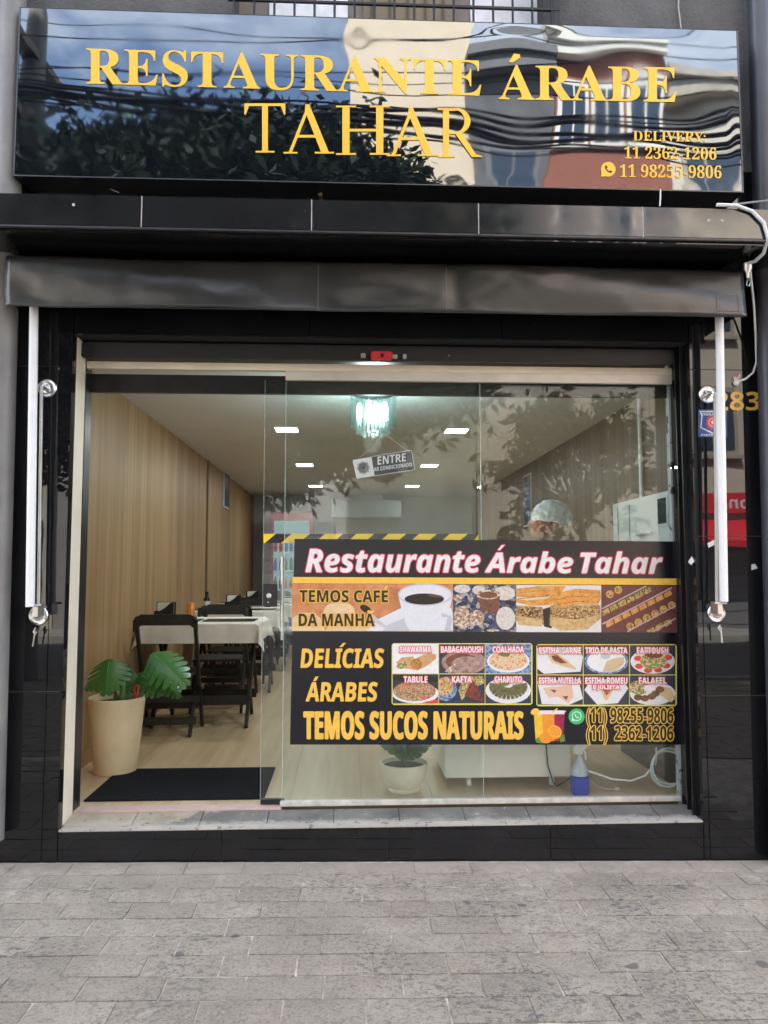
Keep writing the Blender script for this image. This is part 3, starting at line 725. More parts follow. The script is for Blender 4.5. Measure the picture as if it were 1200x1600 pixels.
for px in (497, 697):
    u = (atY(px, 450, YAWN).x-ax0)/(ax1-ax0)
    MB().tube([valance(u, w/10, 0.001) for w in range(10)], 0.0016, 6).build('seam', THREAD, awn)
u0, u1 = [(atY(px, 470, YAWN).x-ax0)/(ax1-ax0) for px in (1118, 1152)]
mb = MB(); mb.quadgrid([[valance(u0+(u1-u0)*i/8, 0.09+0.34*k/6, 0.003) for i in range(9)] for k in range(7)]); mb.build('patch', CANVAS, awn, smooth=True)
pts_ = [valance(u0+(u1-u0)*k/8, 0.09, 0.0035) for k in range(9)]+[valance(u1, 0.09+0.34*k/6, 0.0035) for k in range(7)]+[valance(u1-(u1-u0)*k/8, 0.43, 0.0035) for k in range(9)]+[valance(u0, 0.43-0.34*k/6, 0.0035) for k in range(7)]
MB().tube(pts_, 0.0011, 5).build('patch_stitching', THREAD, awn)
# gear hook at the right end
q = atY(1168, 418, YAWN-0.01)
hk = MB().lathe([(0.022, 0.03), (0.020, 0.0), (0.008, -0.02), (0.007, -0.045)], (q.x, YAWN-0.01, q.z-0.01), 14); hk.build('gear_socket', ALU, awn, smooth=True)
px_tube('crank_eye', [(1167, 437), (1166, 446), (1170, 447), (1172, 441), (1170, 434)], YAWN-0.01, 0.0035, CHROME, awn)
# two drop arms with wall flanges
def arm(lab, top, bot, fl0, fl1, ch, hook):
    q0 = atY(*top, -0.13); q1 = atY(*bot, -0.13)
    a = thing('awning_pole', lab, 'awning pole', (q1.x, -0.13, q1.z-0.05), group='awning drop arms')
    MB().tube([(q0.x, -0.13, q0.z+0.03), (q1.x, -0.13, q1.z)], 0.0205, 20).build('tube', WHITEP, a, smooth=True)
    c0 = atY(*ch[0], -0.055); c1 = atY(*ch[1], -0.055)
    MB().tube([(c0.x, -0.055, c0.z), (c1.x, -0.055, c1.z)], 0.0085, 14).build('slide_rail', mat('satin_rail', (0.42, 0.41, 0.38), 0.45, 0.6), a, smooth=True)
    for f in (fl0, fl1):
        g = atY(*f, -0.02)
        fo_ = MB().lathe([(0.047, 0.0), (0.047, 0.006), (0.043, 0.010), (0.036, 0.007), (0.018, 0.008), (0.011, 0.013), (0.009, 0.05), (0.006, 0.052)], (g.x, -0.001, g.z), 28, 'Y').build('flange', CHROME, a, smooth=True)
        for t in range(3):
            an = R(90+120*t); MB().lathe([(0.005, 0.0), (0.004, 0.004)], (g.x+0.031*math.cos(an), -0.0085, g.z+0.031*math.sin(an)), 8, 'Y').build('screw', CHROME, fo_)
    g = atY(*fl1, -0.10)
    MB().box(g.x-0.012, g.x+0.012, -0.125, -0.045, g.z-0.004, g.z+0.055).build('pivot_bracket', ALU, a, bevel=0.002)
    MB().tube([(g.x-0.03, -0.128, g.z+0.05), (g.x+0.03, -0.128, g.z+0.05)], 0.006, 10).build('pivot_pin', CHROME, a, smooth=True)
    px_tube('eye_hook', hook, -0.06, 0.004, CHROME, a)
arm('white awning pole on the left pillar', (53, 470), (47, 948), (72, 605), (58, 962), ((65, 603), (60, 948)), [(56, 981), (52, 987), (55, 993), (58, 987), (55, 984), (53, 998), (51, 1010)])
arm('white awning pole on the right pillar in front of the house number', (1124, 492), (1131, 940), (1108, 615), (1122, 958), ((1117, 615), (1120, 945)), [(1125, 976), (1122, 982), (1126, 987), (1128, 982), (1126, 979), (1127, 992), (1128, 1004)])
# rain pipes
def pipe(lab, px0, px1, r, y, m, joints, clamps, ztop=9.0, zbot=0.05):
    q0 = atY(px0[0], px0[1], y); q1 = atY(px1[0], px1[1], y)
    a = thing('rain_pipe', lab, 'pipe', (q1.x, y, zbot))
    MB().tube([(q0.x, y, ztop), (q1.x, y, zbot)], r, 24).build('tube', m, a, smooth=True)
    for p in joints: z = atY(px0[0], p, y).z; MB().tube([(q0.x, y, z-0.05), (q0.x, y, z+0.05)], r+0.006, 24).build('coupling', m, a, smooth=True)
    for p in clamps:
        z = atY(px0[0], p, y).z
        MB().tube([(q0.x, y, z-0.009), (q0.x, y, z+0.009)], r+0.003, 24).box(q0.x+r, q0.x+r+0.055, y-0.012, y+0.004, z-0.009, z+0.009).build('clamp', ALU, a)
pipe('grey plastic rain pipe at the left edge of the shopfront', (-12, 480), (-12, 1200), 0.062, -0.085, mat('grey_pipe', (0.20, 0.19, 0.18), 0.5, vary=0.2, scale=5), [], [573, 825], zbot=atY(5, 1312, -0.085).z)
pipe('dark grey rain pipe at the right edge of the shopfront', (1217, 500), (1217, 1200), 0.052, -0.075, mat('dark_pipe', (0.055, 0.058, 0.068), 0.4, vary=0.2, scale=5), [470, 205], [], zbot=-0.02)
# white cables by the right end
q = [(1120, 320), (1150, 321), (1175, 330), (1193, 348), (1200, 372), (1193, 396), (1180, 408), (1170, 411)]
tag(px_tube('conduit', q, [YLEDGE-0.012]*5+[-0.34, -0.28, YAWN-0.02], 0.0085, PLASTW), 'white flexible conduit looping over the right end of the ledge', 'conduit')
cb_ = thing('power_cable', 'thin white cable with end socket hanging beside the house number', 'cable', tuple(atY(1150, 597, -0.02)))
px_tube('cable', [(1171, 412), (1174, 440), (1178, 480), (1181, 530), (1182, 565), (1177, 582), (1165, 592), (1152, 597)], [YAWN, -0.16, -0.1, -0.06, -0.04, -0.03, -0.02, -0.015], 0.0055, PLASTW, cb_)
q = atY(1151, 598, -0.01); MB().lathe([(0.016, 0.0), (0.016, 0.012), (0.010, 0.018)], (q.x, -0.001, q.z), 16, 'Y').build('end_socket', PLASTW, cb_, smooth=True)
tag(px_tube('grey_cable', [(1133, 321), (1160, 318), (1185, 315), (1215, 312)], YLEDGE-0.008, 0.005, mat('grey_wire3', (0.25, 0.25, 0.26), 0.6)), 'grey cable lying along the right end of the ledge', 'cable')
pk = Print(-0.004); pk.poly([(1146, 592), (1145, 588), (1152, 589), (1155, 584), (1158, 585), (1155, 594), (1149, 597)], mat('pink_tape', (0.72, 0.42, 0.42), 0.7)); tag(pk.build('tape_scrap'), 'crumpled pink tape scrap above the white cable end', 'tape')
for pts, lab in (([(1105, 849), (1117, 843), (1119, 850), (1107, 856)], 'torn silver tape scrap left of the right awning pole'), ([(1075, 878), (1081, 869), (1085, 877), (1080, 883)], 'torn white paper scrap on the right door reveal'), ([(1174, 882), (1180, 881), (1184, 888), (1174, 891)], 'torn white paper scrap on the right pillar below the joint')):
    pk = Print(-0.003); pk.poly(pts, mat('paper_scrap', (0.7, 0.72, 0.72), 0.6)); tag(pk.build('tape_scrap'), lab, 'tape')
# house number and sticker
hn = thing('house_number', 'yellow house number 283 on the right pillar', 'house number', tuple(atY(1150, 641, -0.002)))
v, f = text_mesh(sansb('283')); P = fit_text(v, 1116, 1187, 641, 612)
for g in loose(v, f):
    idx = sorted({i for q in g for i in q}); mp_ = {i: k for k, i in enumerate(idx)}
    m = MB(); m.v = [(lambda w: (w.x, -0.002, w.z))(atY(P[i][0], P[i][1], -0.002)) for i in idx]
    for q in g: m.face(tuple(mp_[i] for i in q))
    m.build('digit', mat('gold_vinyl', (0.72, 0.42, 0.06), 0.35), hn)
BLU = mat('print_blue', (0.035, 0.085, 0.24), 0.35, vary=0.05); WPR = mat('print_white', (0.80, 0.80, 0.80), 0.35, vary=0.03); RPR = mat('print_red', (0.72, 0.03, 0.05), 0.35, vary=0.04)
st = Print(-0.0015)
st.Q(1091, 640, 1136, 683, BLU)
st.ring([(1094, 643), (1133, 643), (1131, 650), (1133, 668), (1114, 677), (1095, 668), (1097, 650)], 1.6, WPR)
st.text(sansb('VIGILANCIA'), WPR, 1096, 1132, 649, 645)
st.E(1114, 660, 10, 10, RPR)
st.poly([(1114+(11.5 if k % 2 else 9.2)*math.cos(R(k*15)), 660+(11.5 if k % 2 else 9.2)*math.sin(R(k*15))) for k in range(24)], RPR)
st.ring(ellipse(1114, 660, 6.5, 6.5, 18), 1.0, WPR)
st.poly([(1114+(4.2 if k % 2 == 0 else 1.7)*math.sin(R(k*36)), 660-(4.2 if k % 2 == 0 else 1.7)*math.cos(R(k*36))) for k in range(10)], WPR)
st.text(sansb('PARTICULAR'), WPR, 1096, 1132, 681, 678)
tag(st.build('security_sticker'), 'blue sticker with a red star badge left of the house number', 'sticker')
# red lock on the shutter bar
q = atY(597, 555, 0.08)
lk = thing('shutter_lock', 'red lock on the roller shutter bar over the door', 'lock', (q.x, 0.08, q.z-0.025))
MB().box(q.x-0.058, q.x+0.055, 0.072, 0.1085, q.z-0.022, q.z+0.020).build('body', mat('red_lock', (0.55, 0.03, 0.04), 0.4), lk, bevel=0.006)
MB().box(q.x-0.008, q.x+0.008, 0.068, 0.0719, q.z-0.012, q.z+0.006).build('keyhole', BLACKP, lk)
MB().box(q.x+0.056, q.x+0.080, 0.085, 0.1085, q.z-0.012, q.z+0.006).box(q.x-0.11, q.x-0.085, 0.09, 0.1085, q.z-0.01, q.z+0.012).box(q.x+0.11, q.x+0.128, 0.09, 0.1085, q.z-0.012, q.z+0.01).build('bolt_holder', ALU, lk)

# ------------------------------------------------------------------ glazing
zt0 = atY(600, 597, YD).z; zt1 = atY(600, 571, YD-0.03).z
glz = thing('shop_window', 'fixed glass panes of the shopfront right of the doorway', 'window', (0, YD, ZS))
trk = MB().box(XL+0.004, XR-0.011, YD-0.045, YD-0.012, zt1-0.038, zt1).build('top_track', CREAM, glz, bevel=0.002)
xe = atY(447, 600, YD).x; xm = atY(752, 900, YD).x
MB().box(xe, XR-0.011, YD-0.043, YD-0.014, zt0-0.004, zt1-0.0385).build('track_lip', mat('track_aluminium', (0.62, 0.58, 0.52), 0.4, 0.2), glz, bevel=0.002)
MB().box(XL+0.004, XR-0.0112, YD+0.032, YD+0.062, zt0-0.062, zt0+0.035).build('header_bar', BLACKP, glz)
zb = ZS+0.024
for a, b in ((xe, xm-0.0012), (xm+0.0012, XR-0.0115)):
    p = MB().box(a, b, YD-0.005, YD+0.005, zb, zt0+0.01).build('pane', GLASS, glz)
    MB().box(a-0.0004, a+0.0012, YD-0.0052, YD+0.0052, zb, zt0+0.01).build('pane_edge', GLASSE, p)
MB().box(xe-0.01, XR-0.011, YD-0.016, YD+0.016, ZS-0.0005, zb+0.002).build('bottom_track', mat('bottom_track', (0.66, 0.63, 0.57), 0.4, 0.2, 0.2, 20), glz, bevel=0.003)
# sliding pane pushed open behind the fixed one
YS2 = YD+0.024
sx = atY(411, 900, YS2).x; sx_ = atY(748, 900, YS2).x
sl_ = thing('sliding_door', 'frameless glass sliding door pushed open behind the fixed pane', 'door', (sx, YS2, ZS))
p = MB().box(sx, sx_, YS2-0.004, YS2+0.004, ZS+0.012, zt0+0.01).build('pane', GLASS, sl_)
MB().box(sx-0.0012, sx-0.0002, YS2-0.0042, YS2+0.0042, ZS+0.012, zt0+0.01).build('pane_edge', GLASSE, p)
c0, c1 = atY(411, 948, YS2-0.01), atY(433, 912, YS2-0.01)
lo = MB().box(c0.x, c1.x, YS2-0.014, YS2+0.02, c0.z, c1.z).build('lock', BLACKP, sl_, bevel=0.003)
g = atY(420, 931, YS2-0.016); MB().lathe([(0.013, 0), (0.013, 0.003), (0.010, 0.005)], (g.x, YS2-0.0142, g.z), 18, 'Y').build('cylinder', ALU, lo)
g = atY(419, 941, YS2-0.016); MB().lathe([(0.004, 0), (0.004, 0.002)], (g.x, YS2-0.0142, g.z), 10, 'Y').build('keyhole', ALU, lo)
h0, h1 = atY(441, 870, YS2+0.05), atY(441, 1000, YS2+0.05)
MB().tube([(h0.x, YS2+0.05, h0.z), (h1.x, YS2+0.05, h1.z)], 0.011, 12).tube([(h0.x, YS2+0.004, h0.z-0.05), (h0.x, YS2+0.05, h0.z-0.05)], 0.008, 8).tube([(h1.x, YS2+0.004, h1.z+0.05), (h1.x, YS2+0.05, h1.z+0.05)], 0.008, 8).build('pull_handle', CHROME, sl_, smooth=True)
MB().box(sx+0.002, atY(444, 1257, YS2).x, YS2-0.016, YS2+0.016, ZS+0.0045, ZS+0.03).build('floor_guide', BLACKP, sl_, bevel=0.003)
# hazard tape across the sliding pane
TAPEY = mat('tape_yellow', (0.90, 0.62, 0.02), 0.4, vary=0.04); TAPEK = mat('tape_black', (0.012, 0.012, 0.014), 0.4)
hz = Print(YS2-0.0045)
hz.Q(411, 834, 748, 848.5, TAPEK)
hz.poly([(411.5, 834), (431, 834), (414, 848.5), (411.5, 848.5)], TAPEY)
for x0 in (456, 508, 557, 607, 655, 703): hz.poly([(x0, 834), (x0+28, 834), (x0+11, 848.5), (x0-17, 848.5)], TAPEY)
hz.poly([(748, 834), (748, 848.5), (738, 848.5)], TAPEY)
tag(hz.build('hazard_tape'), 'yellow and black hazard tape strip above the poster', 'tape')
# little hanging sign behind the glass
YH = YD+0.014
hs = thing('hanging_sign', 'small tilted grey and white sign hanging below the chandelier', 'sign', tuple(atY(600, 745, YH)))
HG = mat('sign_grey', (0.075, 0.08, 0.085), 0.5, vary=0.04)
bq = [xz(px, py, YH) for px, py in ((551, 719), (557, 748), (648, 734), (643, 703.5))]
MB().prism(bq, YH, YH+0.003).build('board', HG, hs)
hp = Print(YH)
hp.poly([(551, 719), (580, 714), (584.5, 743.5), (557, 748)], WPR)
for k in range(8):
    a = R(k*45-8); c, s_ = math.cos(a), math.sin(a); ox, oy = 568, 731
    def T(r, w): return (ox+r*c-w*s_, oy+r*s_+w*c)
    hp.poly([T(0, -.7), T(10.5, -.7), T(10.5, .7), T(0, .7)], HG)
    for sgn_ in (1, -1): hp.poly([T(5, 0), T(9, 3.6*sgn_), T(8, 4.2*sgn_), T(4, .6*sgn_)], HG)
hp.ring([(580, 713.5), (643, 703.5), (648, 734), (585, 743.5)], 0.8, WPR)
hp.text(sansb('ENTRE'), WPR, 590, 634, 726.5, 713.5, 720.5, 708)
hp.text(sansb('AR CONDICIONADO'), WPR, 584, 643.5, 736.5, 730.5, 728.5, 722.5)
hp.build('print', hs)
CORD = mat('cord', (0.55, 0.5, 0.42), 0.8)
px_tube('cord', [(561, 716), (592, 685), (600, 678)], YH, 0.0013, CORD, hs); px_tube('cord', [(640, 707), (611, 685), (600, 678)], YH, 0.0013, CORD, hs)
q = atY(600, 677, YH-0.008); MB().lathe([(0.016, 0.006), (0.014, 0.0), (0.006, -0.006)], (q.x, YD+0.0125, q.z), 16, 'Y').build('suction_cup', CLEAR, hs, smooth=True)

# ------------------------------------------------------------------ the menu poster stuck on the glass
YP = YD-0.0055
def pm(name, c, rough=0.38, vary=0.06, scale=60): return mat('print_'+name, c, rough, vary=vary, scale=scale)
def food(name, cols, scale=90, kind='V', rough=0.38):
    key = 'food_'+name
    if key in MATS: return MATS[key]
    m, n, b = nodes(key); v = posvec(n)
    if kind == 'V':
        t_ = n.nodes.new('ShaderNodeTexVoronoi'); t_.inputs['Scale'].default_value = scale; n.links.new(v, t_.inputs['Vector'])
        sp_ = n.nodes.new('ShaderNodeSeparateColor'); n.links.new(t_.outputs['Color'], sp_.inputs[0])
        fac = mixc(n, 0.35, sp_.outputs[0], noise(n, v, scale*1.3, 4))
    else: fac = noise(n, v, scale, 6, 0.65)
    k = len(cols)
    n.links.new(ramp(n, fac, [(0.28+0.44*i/(k-1), c) for i, c in enumerate(cols)]), b.inputs['Base Color'])
    b.inputs['Roughness'].default_value = rough; MATS[key] = m; return m
PK = pm('black', (0.008, 0.008, 0.013), 0.25, 0.1, 3); PYEL = pm('yellow', (0.90, 0.54, 0.07)); PGOLD = pm('gold', (0.88, 0.53, 0.08))
PWH = pm('paper', (0.82, 0.81, 0.80)); PRED = pm('crimson', (0.75, 0.04, 0.10)); PDARK = pm('brown_black', (0.03, 0.022, 0.015)); PLINE = pm('line', (0.78, 0.70, 0.12)); PSLATE = pm('slate', (0.05, 0.06, 0.085)); PCREAM = pm('cream', (0.78, 0.60, 0.38))
PGRN = pm('green', (0.10, 0.26, 0.04), vary=0.3); PORANGE = pm('orange', (0.85, 0.30, 0.03), vary=0.1)
post = thing('menu_poster', 'black vinyl menu poster with food pictures stuck on the shop glass', 'poster', (atY(760, 1163, YP).x, YP, atY(760, 1163, YP).z))
bp = Print(YP); bp.poly([(460, 842), (1055.5, 846), (1067, 1163.5), (453, 1163.5)], PK); bp.build('backing', post)
L1 = YP-0.0009
b2 = Print(L1); b2.poly([(457.5, 901.5), (1057, 904), (1057.5, 914), (457, 911.5)], PYEL); b2.build('stripe', post)
tx = Print(L1-0.0004)
def outlined(pr_, body, x0, x1, b0, t0, b1, t1, ink, line, wo=1.2, wi=0.0):
    pr_.text(body, line, x0, x1, b0, t0, b1, t1, bold=wo); pr_.text(body, ink, x0, x1, b0, t0, b1, t1, bold=wi)
outlined(tx, sansbi('Restaurante'), 478, 750, 893.5, 858, 894, 860, PWH, PRED, 2.0, 0.5)
outlined(tx, sansbi('Arabe'), 758, 895, 894, 862, 895, 862.5, PWH, PRED, 2.0, 0.5)
outlined(tx, sansbi('Tahar'), 907, 1035, 895, 862, 896, 862.5, PWH, PRED, 2.0, 0.5)
tx.poly([(776, 860), (783, 851), (790, 850), (789, 853), (781, 861)], PRED); tx.poly([(778, 859), (784, 852), (788.5, 851.5), (781, 860)], PWH)
tx.build('heading', post)
# --- breakfast strip
BROWNW = food('orange_wood', [(0.42, 0.14, 0.05), (0.62, 0.25, 0.10), (0.70, 0.34, 0.16)], 14, 'N')
PORC = pm('porcelain', (0.74, 0.74, 0.77), vary=0.04); PORC2 = pm('porcelain_dim', (0.55, 0.55, 0.60), vary=0.05); COFFEE = pm('coffee', (0.022, 0.014, 0.01)); BREAD = food('bread', [(0.72, 0.50, 0.26), (0.80, 0.62, 0.38)], 40, 'N')
f1 = Print(L1, 0.00016); f1.poly([(457, 912), (708, 913), (708, 987), (455.5, 986)], BROWNW)
f1.poly([(455.7, 986), (457, 965), (472, 957), (492, 958), (505, 970), (508, 986)], BREAD)
f1.E(530, 958, 25, 19, BREAD); f1.poly([(508, 986), (520, 968), (552, 966), (590, 976), (592, 986)], BREAD)
f1.poly([(573, 986), (590, 968), (622, 952), (640, 946), (705, 950), (708, 962), (708, 986)], PORC)
f1.poly([(598, 986), (606, 976), (640, 962), (702, 965), (706, 986)], PORC2)
f1.E(571, 951, 9, 5, COFFEE, 25); f1.poly([(575, 955), (585, 962), (600, 975), (618, 985), (613, 986), (595, 978), (578, 966)], PORC2)
f1.poly([(622, 929), (628, 955), (634, 975), (640, 986), (694, 986), (702, 955), (707.6, 930)], PORC)
f1.poly([(690, 958), (704, 962), (707.5, 968), (704, 982), (697, 986.5), (694, 986), (700, 978), (702, 968), (698, 964), (690, 964)], PORC2)
f1.poly([(p if p[0] < 707.6 else (707.6, p[1])) for p in ellipse(664.5, 929, 43, 17.5, 32)], PORC2)
f1.poly([(p if p[0] < 707.6 else (707.6, p[1])) for p in ellipse(664.5, 929, 40.5, 15, 32)], PORC)
f1.E(663, 936, 31, 8.8, COFFEE); f1.E(680, 931, 12, 2.2, pm('coffee_brown', (0.14, 0.06, 0.03)), 8)
f1.build('breakfast_picture', post)
t2 = Print(L1-0.0034, 0.00016)
outlined(t2, sansb('TEMOS CAFE'), 468, 606, 940.5, 922, 941, 922.5, PDARK, PYEL, 1.7, 0.3)
t2.poly([(599.5, 921), (603, 915.5), (607, 915.5), (603, 921)], PYEL)
outlined(t2, sansb('DA MANHA'), 467, 585, 978, 959, 978, 959, PDARK, PYEL, 1.7, 0.3)
t2.poly([(573, 956), (576, 953), (580, 955), (584, 953), (585, 955), (581, 958), (576, 956.5)], PYEL)
t2.build('breakfast_lettering', post)
f2 = Print(L1, 0.00016); f2.poly([(708.6, 913), (806, 914), (806, 987.5), (708.6, 987)], food('sweets_bg', [(0.02, 0.025, 0.05), (0.04, 0.09, 0.2), (0.10, 0.06, 0.05), (0.40, 0.36, 0.33)], 60))
SW = food('sweet_pastry', [(0.30, 0.16, 0.09), (0.50, 0.33, 0.22), (0.70, 0.62, 0.55)], 95); SW2 = food('sweet_white', [(0.45, 0.36, 0.30), (0.68, 0.62, 0.56), (0.78, 0.75, 0.72)], 80, 'N'); SW3 = food('sweet_brown', [(0.10, 0.035, 0.02), (0.28, 0.11, 0.06)], 60, 'N')
for cx_, cy_, rx_, ry_, m_ in ((722, 920, 13, 6.5, SW2), (788, 927, 17, 11, SW2), (748, 922, 10, 7, SW2), (715, 934, 6.5, 5, SW), (722, 965, 13.5, 18, SW), (745, 965, 12, 12, SW), (790, 966, 15, 18, SW2), (770, 985, 10, 2, SW)):
    f2.E(cx_, cy_, rx_, ry_, m_)
f2.poly([(744, 930), (782, 928), (778, 956), (768, 960), (752, 950)], SW3); f2.E(763, 929, 19, 7.5, SW); f2.E(763, 929.5, 14, 5, SW3)
f2.build('sweets_picture', post)
f3 = Print(L1, 0.00016); f3.poly([(806.6, 914), (939.5, 914.5), (939.5, 988), (806.6, 987.5)], pm('plate_white', (0.74, 0.71, 0.66)))
GOLD = food('filo', [(0.42, 0.13, 0.02), (0.74, 0.32, 0.05), (0.84, 0.50, 0.14)], 34, 'N'); NUT = food('nuts', [(0.16, 0.07, 0.02), (0.40, 0.22, 0.08), (0.62, 0.42, 0.18)], 150); CUST = food('custard', [(0.40, 0.20, 0.07), (0.62, 0.42, 0.18), (0.70, 0.52, 0.26)], 50, 'N')
f3.poly([(806.8, 946), (848, 949), (850, 976), (812, 974), (806.8, 970)], NUT); f3.poly([(806.8, 962), (848, 968), (846, 979), (810, 976)], CUST)
f3.poly([(848, 952), (860, 948), (862, 982), (850, 979)], PDARK)
f3.poly([(860, 946), (938, 946), (939, 966), (918, 983), (880, 985), (859, 975)], NUT); f3.poly([(859, 964), (900, 968), (938, 960), (930, 974), (912, 984), (876, 985.5), (859, 977)], CUST)
f3.poly([(807, 920), (840, 916), (884, 915.5), (878, 925), (868, 934), (862, 945), (830, 947), (807, 941)], GOLD)
f3.poly([(862, 938), (872, 926), (900, 920), (938, 922), (939.3, 936), (932, 946), (905, 944), (880, 950), (864, 946)], GOLD)
f3.poly([(807, 932), (830, 934), (862, 932), (850, 937), (828, 939), (807, 936)], PCREAM); f3.poly([(868, 938), (900, 932), (936, 934), (905, 938), (880, 943)], PORANGE)
for k in range(5):
    a_ = 922+k*4.6; f3.poly([(807, a_), (836, a_-3.5), (872-k*2, a_-5.5), (872-k*2, a_-4.6), (836, a_-2.4), (807, a_+1.1)], NUT if k % 2 else CUST)
    a_ = 930+k*4.0; f3.poly([(866, a_+3), (900, a_-3), (936, a_-1.5), (936, a_-0.6), (900, a_-2.0), (866, a_+4)], NUT if k % 2 else CUST)
for k in range(60):
    u_ = random.Random(k).random(); w_ = random.Random(k+99).random(); x_, y_ = (808+38*u_, 950+14*w_) if k % 3 == 0 else (862+74*u_, 951+14*w_)
    f3.E(x_, y_, 1.6, 1.1, (PDARK, GOLD, PCREAM)[k % 3], k*37, 6); f3.k -= 1
f3.build('baklava_picture', post)
f4 = Print(L1, 0.00016); f4.poly([(940.2, 914.5), (1057, 915), (1058, 988.5), (940.2, 988)], pm('tray_brown', (0.16, 0.05, 0.045)))
PIST = food('pistachio', [(0.60, 0.30, 0.08), (0.72, 0.45, 0.18), (0.32, 0.34, 0.06), (0.12, 0.16, 0.03)], 130); PASTRY = food('pastry', [(0.46, 0.16, 0.03), (0.72, 0.33, 0.08), (0.80, 0.45, 0.14)], 60, 'N')
def clipbox(p, x0=940.6, x1=1057.0, y0=915, y1=988): return (max(x0, min(x1, p[0])), max(y0, min(y1, p[1])))
def inside(x_, y_): return 944 < x_ < 1053 and 918 < y_ < 985
for rowi in range(-2, 6):
    for k in range(-2, 12):
        cx_ = 940+k*13+rowi*6.2; cy_ = 935+rowi*19-k*6.6
        if not inside(cx_, cy_): continue
        if rowi % 3 == 0: f4.poly([clipbox(p) for p in ellipse(cx_, cy_, 6.3, 6.3, 10)], PASTRY); f4.poly([clipbox(p) for p in ellipse(cx_, cy_, 4.4, 4.4, 8)], PIST)
        elif rowi % 3 == 1: f4.poly([clipbox(p) for p in ((cx_-7, cy_+1), (cx_+4, cy_-5), (cx_+7, cy_+3), (cx_-4, cy_+9))], PIST)
        else: f4.poly([clipbox(p) for p in ((cx_-6.5, cy_+1), (cx_+4, cy_-5), (cx_+7, cy_+2), (cx_-4, cy_+8))], PASTRY)
for a_, b_ in (((941, 951), (1010, 915.5)), ((941, 975), (1050, 918)), ((980, 987), (1056, 946)), ((1020, 987), (1056, 966))):
    d_ = Vector((b_[0]-a_[0], b_[1]-a_[1])).normalized(); o_ = Vector((-d_.y, d_.x))*1.1
    f4.poly([Vector(a_)+o_, Vector(b_)+o_, Vector(b_)-o_, Vector(a_)-o_], pm('tray_rim', (0.55, 0.42, 0.40)))
f4.build('pastry_tray_picture', post)
# --- yellow headings
t3 = Print(L1)
def tilted(body, x0, x1, b, t): t3.text(sansb(body), PGOLD, x0, x1, b, t, bold=0.6, shear=0.12)
tilted('DELICIAS', 470, 600, 1043, 1013.5); t3.poly([(530, 1011), (536, 1004.5), (541, 1004.5), (535, 1011)], PGOLD)
tilted('ARABES', 478, 590, 1095.5, 1066); t3.poly([(489, 1064), (493, 1057), (498, 1057), (494, 1064)], PGOLD)
t3.text(sansb('TEMOS SUCOS NATURAIS'), PGOLD, 475, 817, 1154, 1112, bold=1.3)
t3.build('headings', post)
# --- two grids of dishes
SHAW = food('wrap', [(0.55, 0.28, 0.10), (0.70, 0.42, 0.20)], 50, 'N'); FILL = food('filling', [(0.45, 0.12, 0.03), (0.65, 0.28, 0.06), (0.12, 0.2, 0.04)], 150)
BABA = food('dip', [(0.20, 0.10, 0.08), (0.38, 0.24, 0.20), (0.55, 0.42, 0.36)], 40, 'N'); COAL = food('curd', [(0.72, 0.55, 0.32), (0.76, 0.62, 0.42), (0.72, 0.20, 0.06)], 120)
TAB = food('tabbouleh', [(0.10, 0.20, 0.03), (0.50, 0.28, 0.16), (0.62, 0.48, 0.34), (0.62, 0.08, 0.05)], 190); KAF = food('kebab', [(0.12, 0.025, 0.02), (0.30, 0.07, 0.05)], 60, 'N')
SAL = food('salad', [(0.10, 0.22, 0.03), (0.34, 0.42, 0.08), (0.60, 0.10, 0.05), (0.70, 0.62, 0.40)], 150); LEAFR = food('rolls', [(0.05, 0.05, 0.015), (0.15, 0.14, 0.05), (0.22, 0.2, 0.09)], 70, 'N')
PITA = food('pita', [(0.62, 0.42, 0.20), (0.75, 0.58, 0.34)], 60, 'N'); MEAT = food('meat', [(0.14, 0.04, 0.02), (0.32, 0.10, 0.05)], 110); FALA = food('falafel', [(0.12, 0.05, 0.02), (0.26, 0.13, 0.06)], 130)
HUMM = food('hummus', [(0.60, 0.44, 0.24), (0.68, 0.54, 0.34)], 60, 'N'); ROSE = pm('plate', (0.76, 0.75, 0.76), vary=0.04); BLUEP = food('blue_plate', [(0.05, 0.12, 0.3), (0.3, 0.42, 0.55)], 120); DK = pm('dark_table', (0.035, 0.045, 0.065), vary=0.2)
TOM = pm('tomato', (0.68, 0.07, 0.04), vary=0.2)
def grid_box(x0, x1, y0, y1):
    b_ = Print(L1); b_.poly([(x0+3, y0), (x1-3, y0), (x1, y0+3), (x1, y1-3), (x1-3, y1), (x0+3, y1), (x0, y1-3), (x0, y0+3)], PLINE); b_.build('grid_frame', post)
grid_box(612, 832, 1005, 1101.5); grid_box(838, 1057.5, 1006.5, 1103.5)
LT = L1-0.0006
def cells(x0, x1, y0, y1):
    w = (x1-x0-4)/3; h = (y1-y0-4)/2
    return [(x0+1.5+c*(w+0.5), y0+1.5+r*(h+0.7), x0+1.5+c*(w+0.5)+w-0.6, y0+1.5+r*(h+0.7)+h-0.6) for r in range(2) for c in range(3)]
CC = cells(612, 832, 1005, 1101.5)+cells(838, 1057.5, 1006.5, 1103.5)
names = ['SHAWARMA', 'BABAGANOUSH', 'COALHADA', 'TABULE', 'KAFTA', 'CHARUTO', 'ESFIHA CARNE', 'TRIO DE PASTA', 'FATTOUSH', 'ESFIHA NUTELLA', 'ESFIHA ROMEU', 'FALAFEL']
bgs = [PWH, DK, BLUEP, DK, DK, DK, DK, DK, DK, DK, DK, DK]
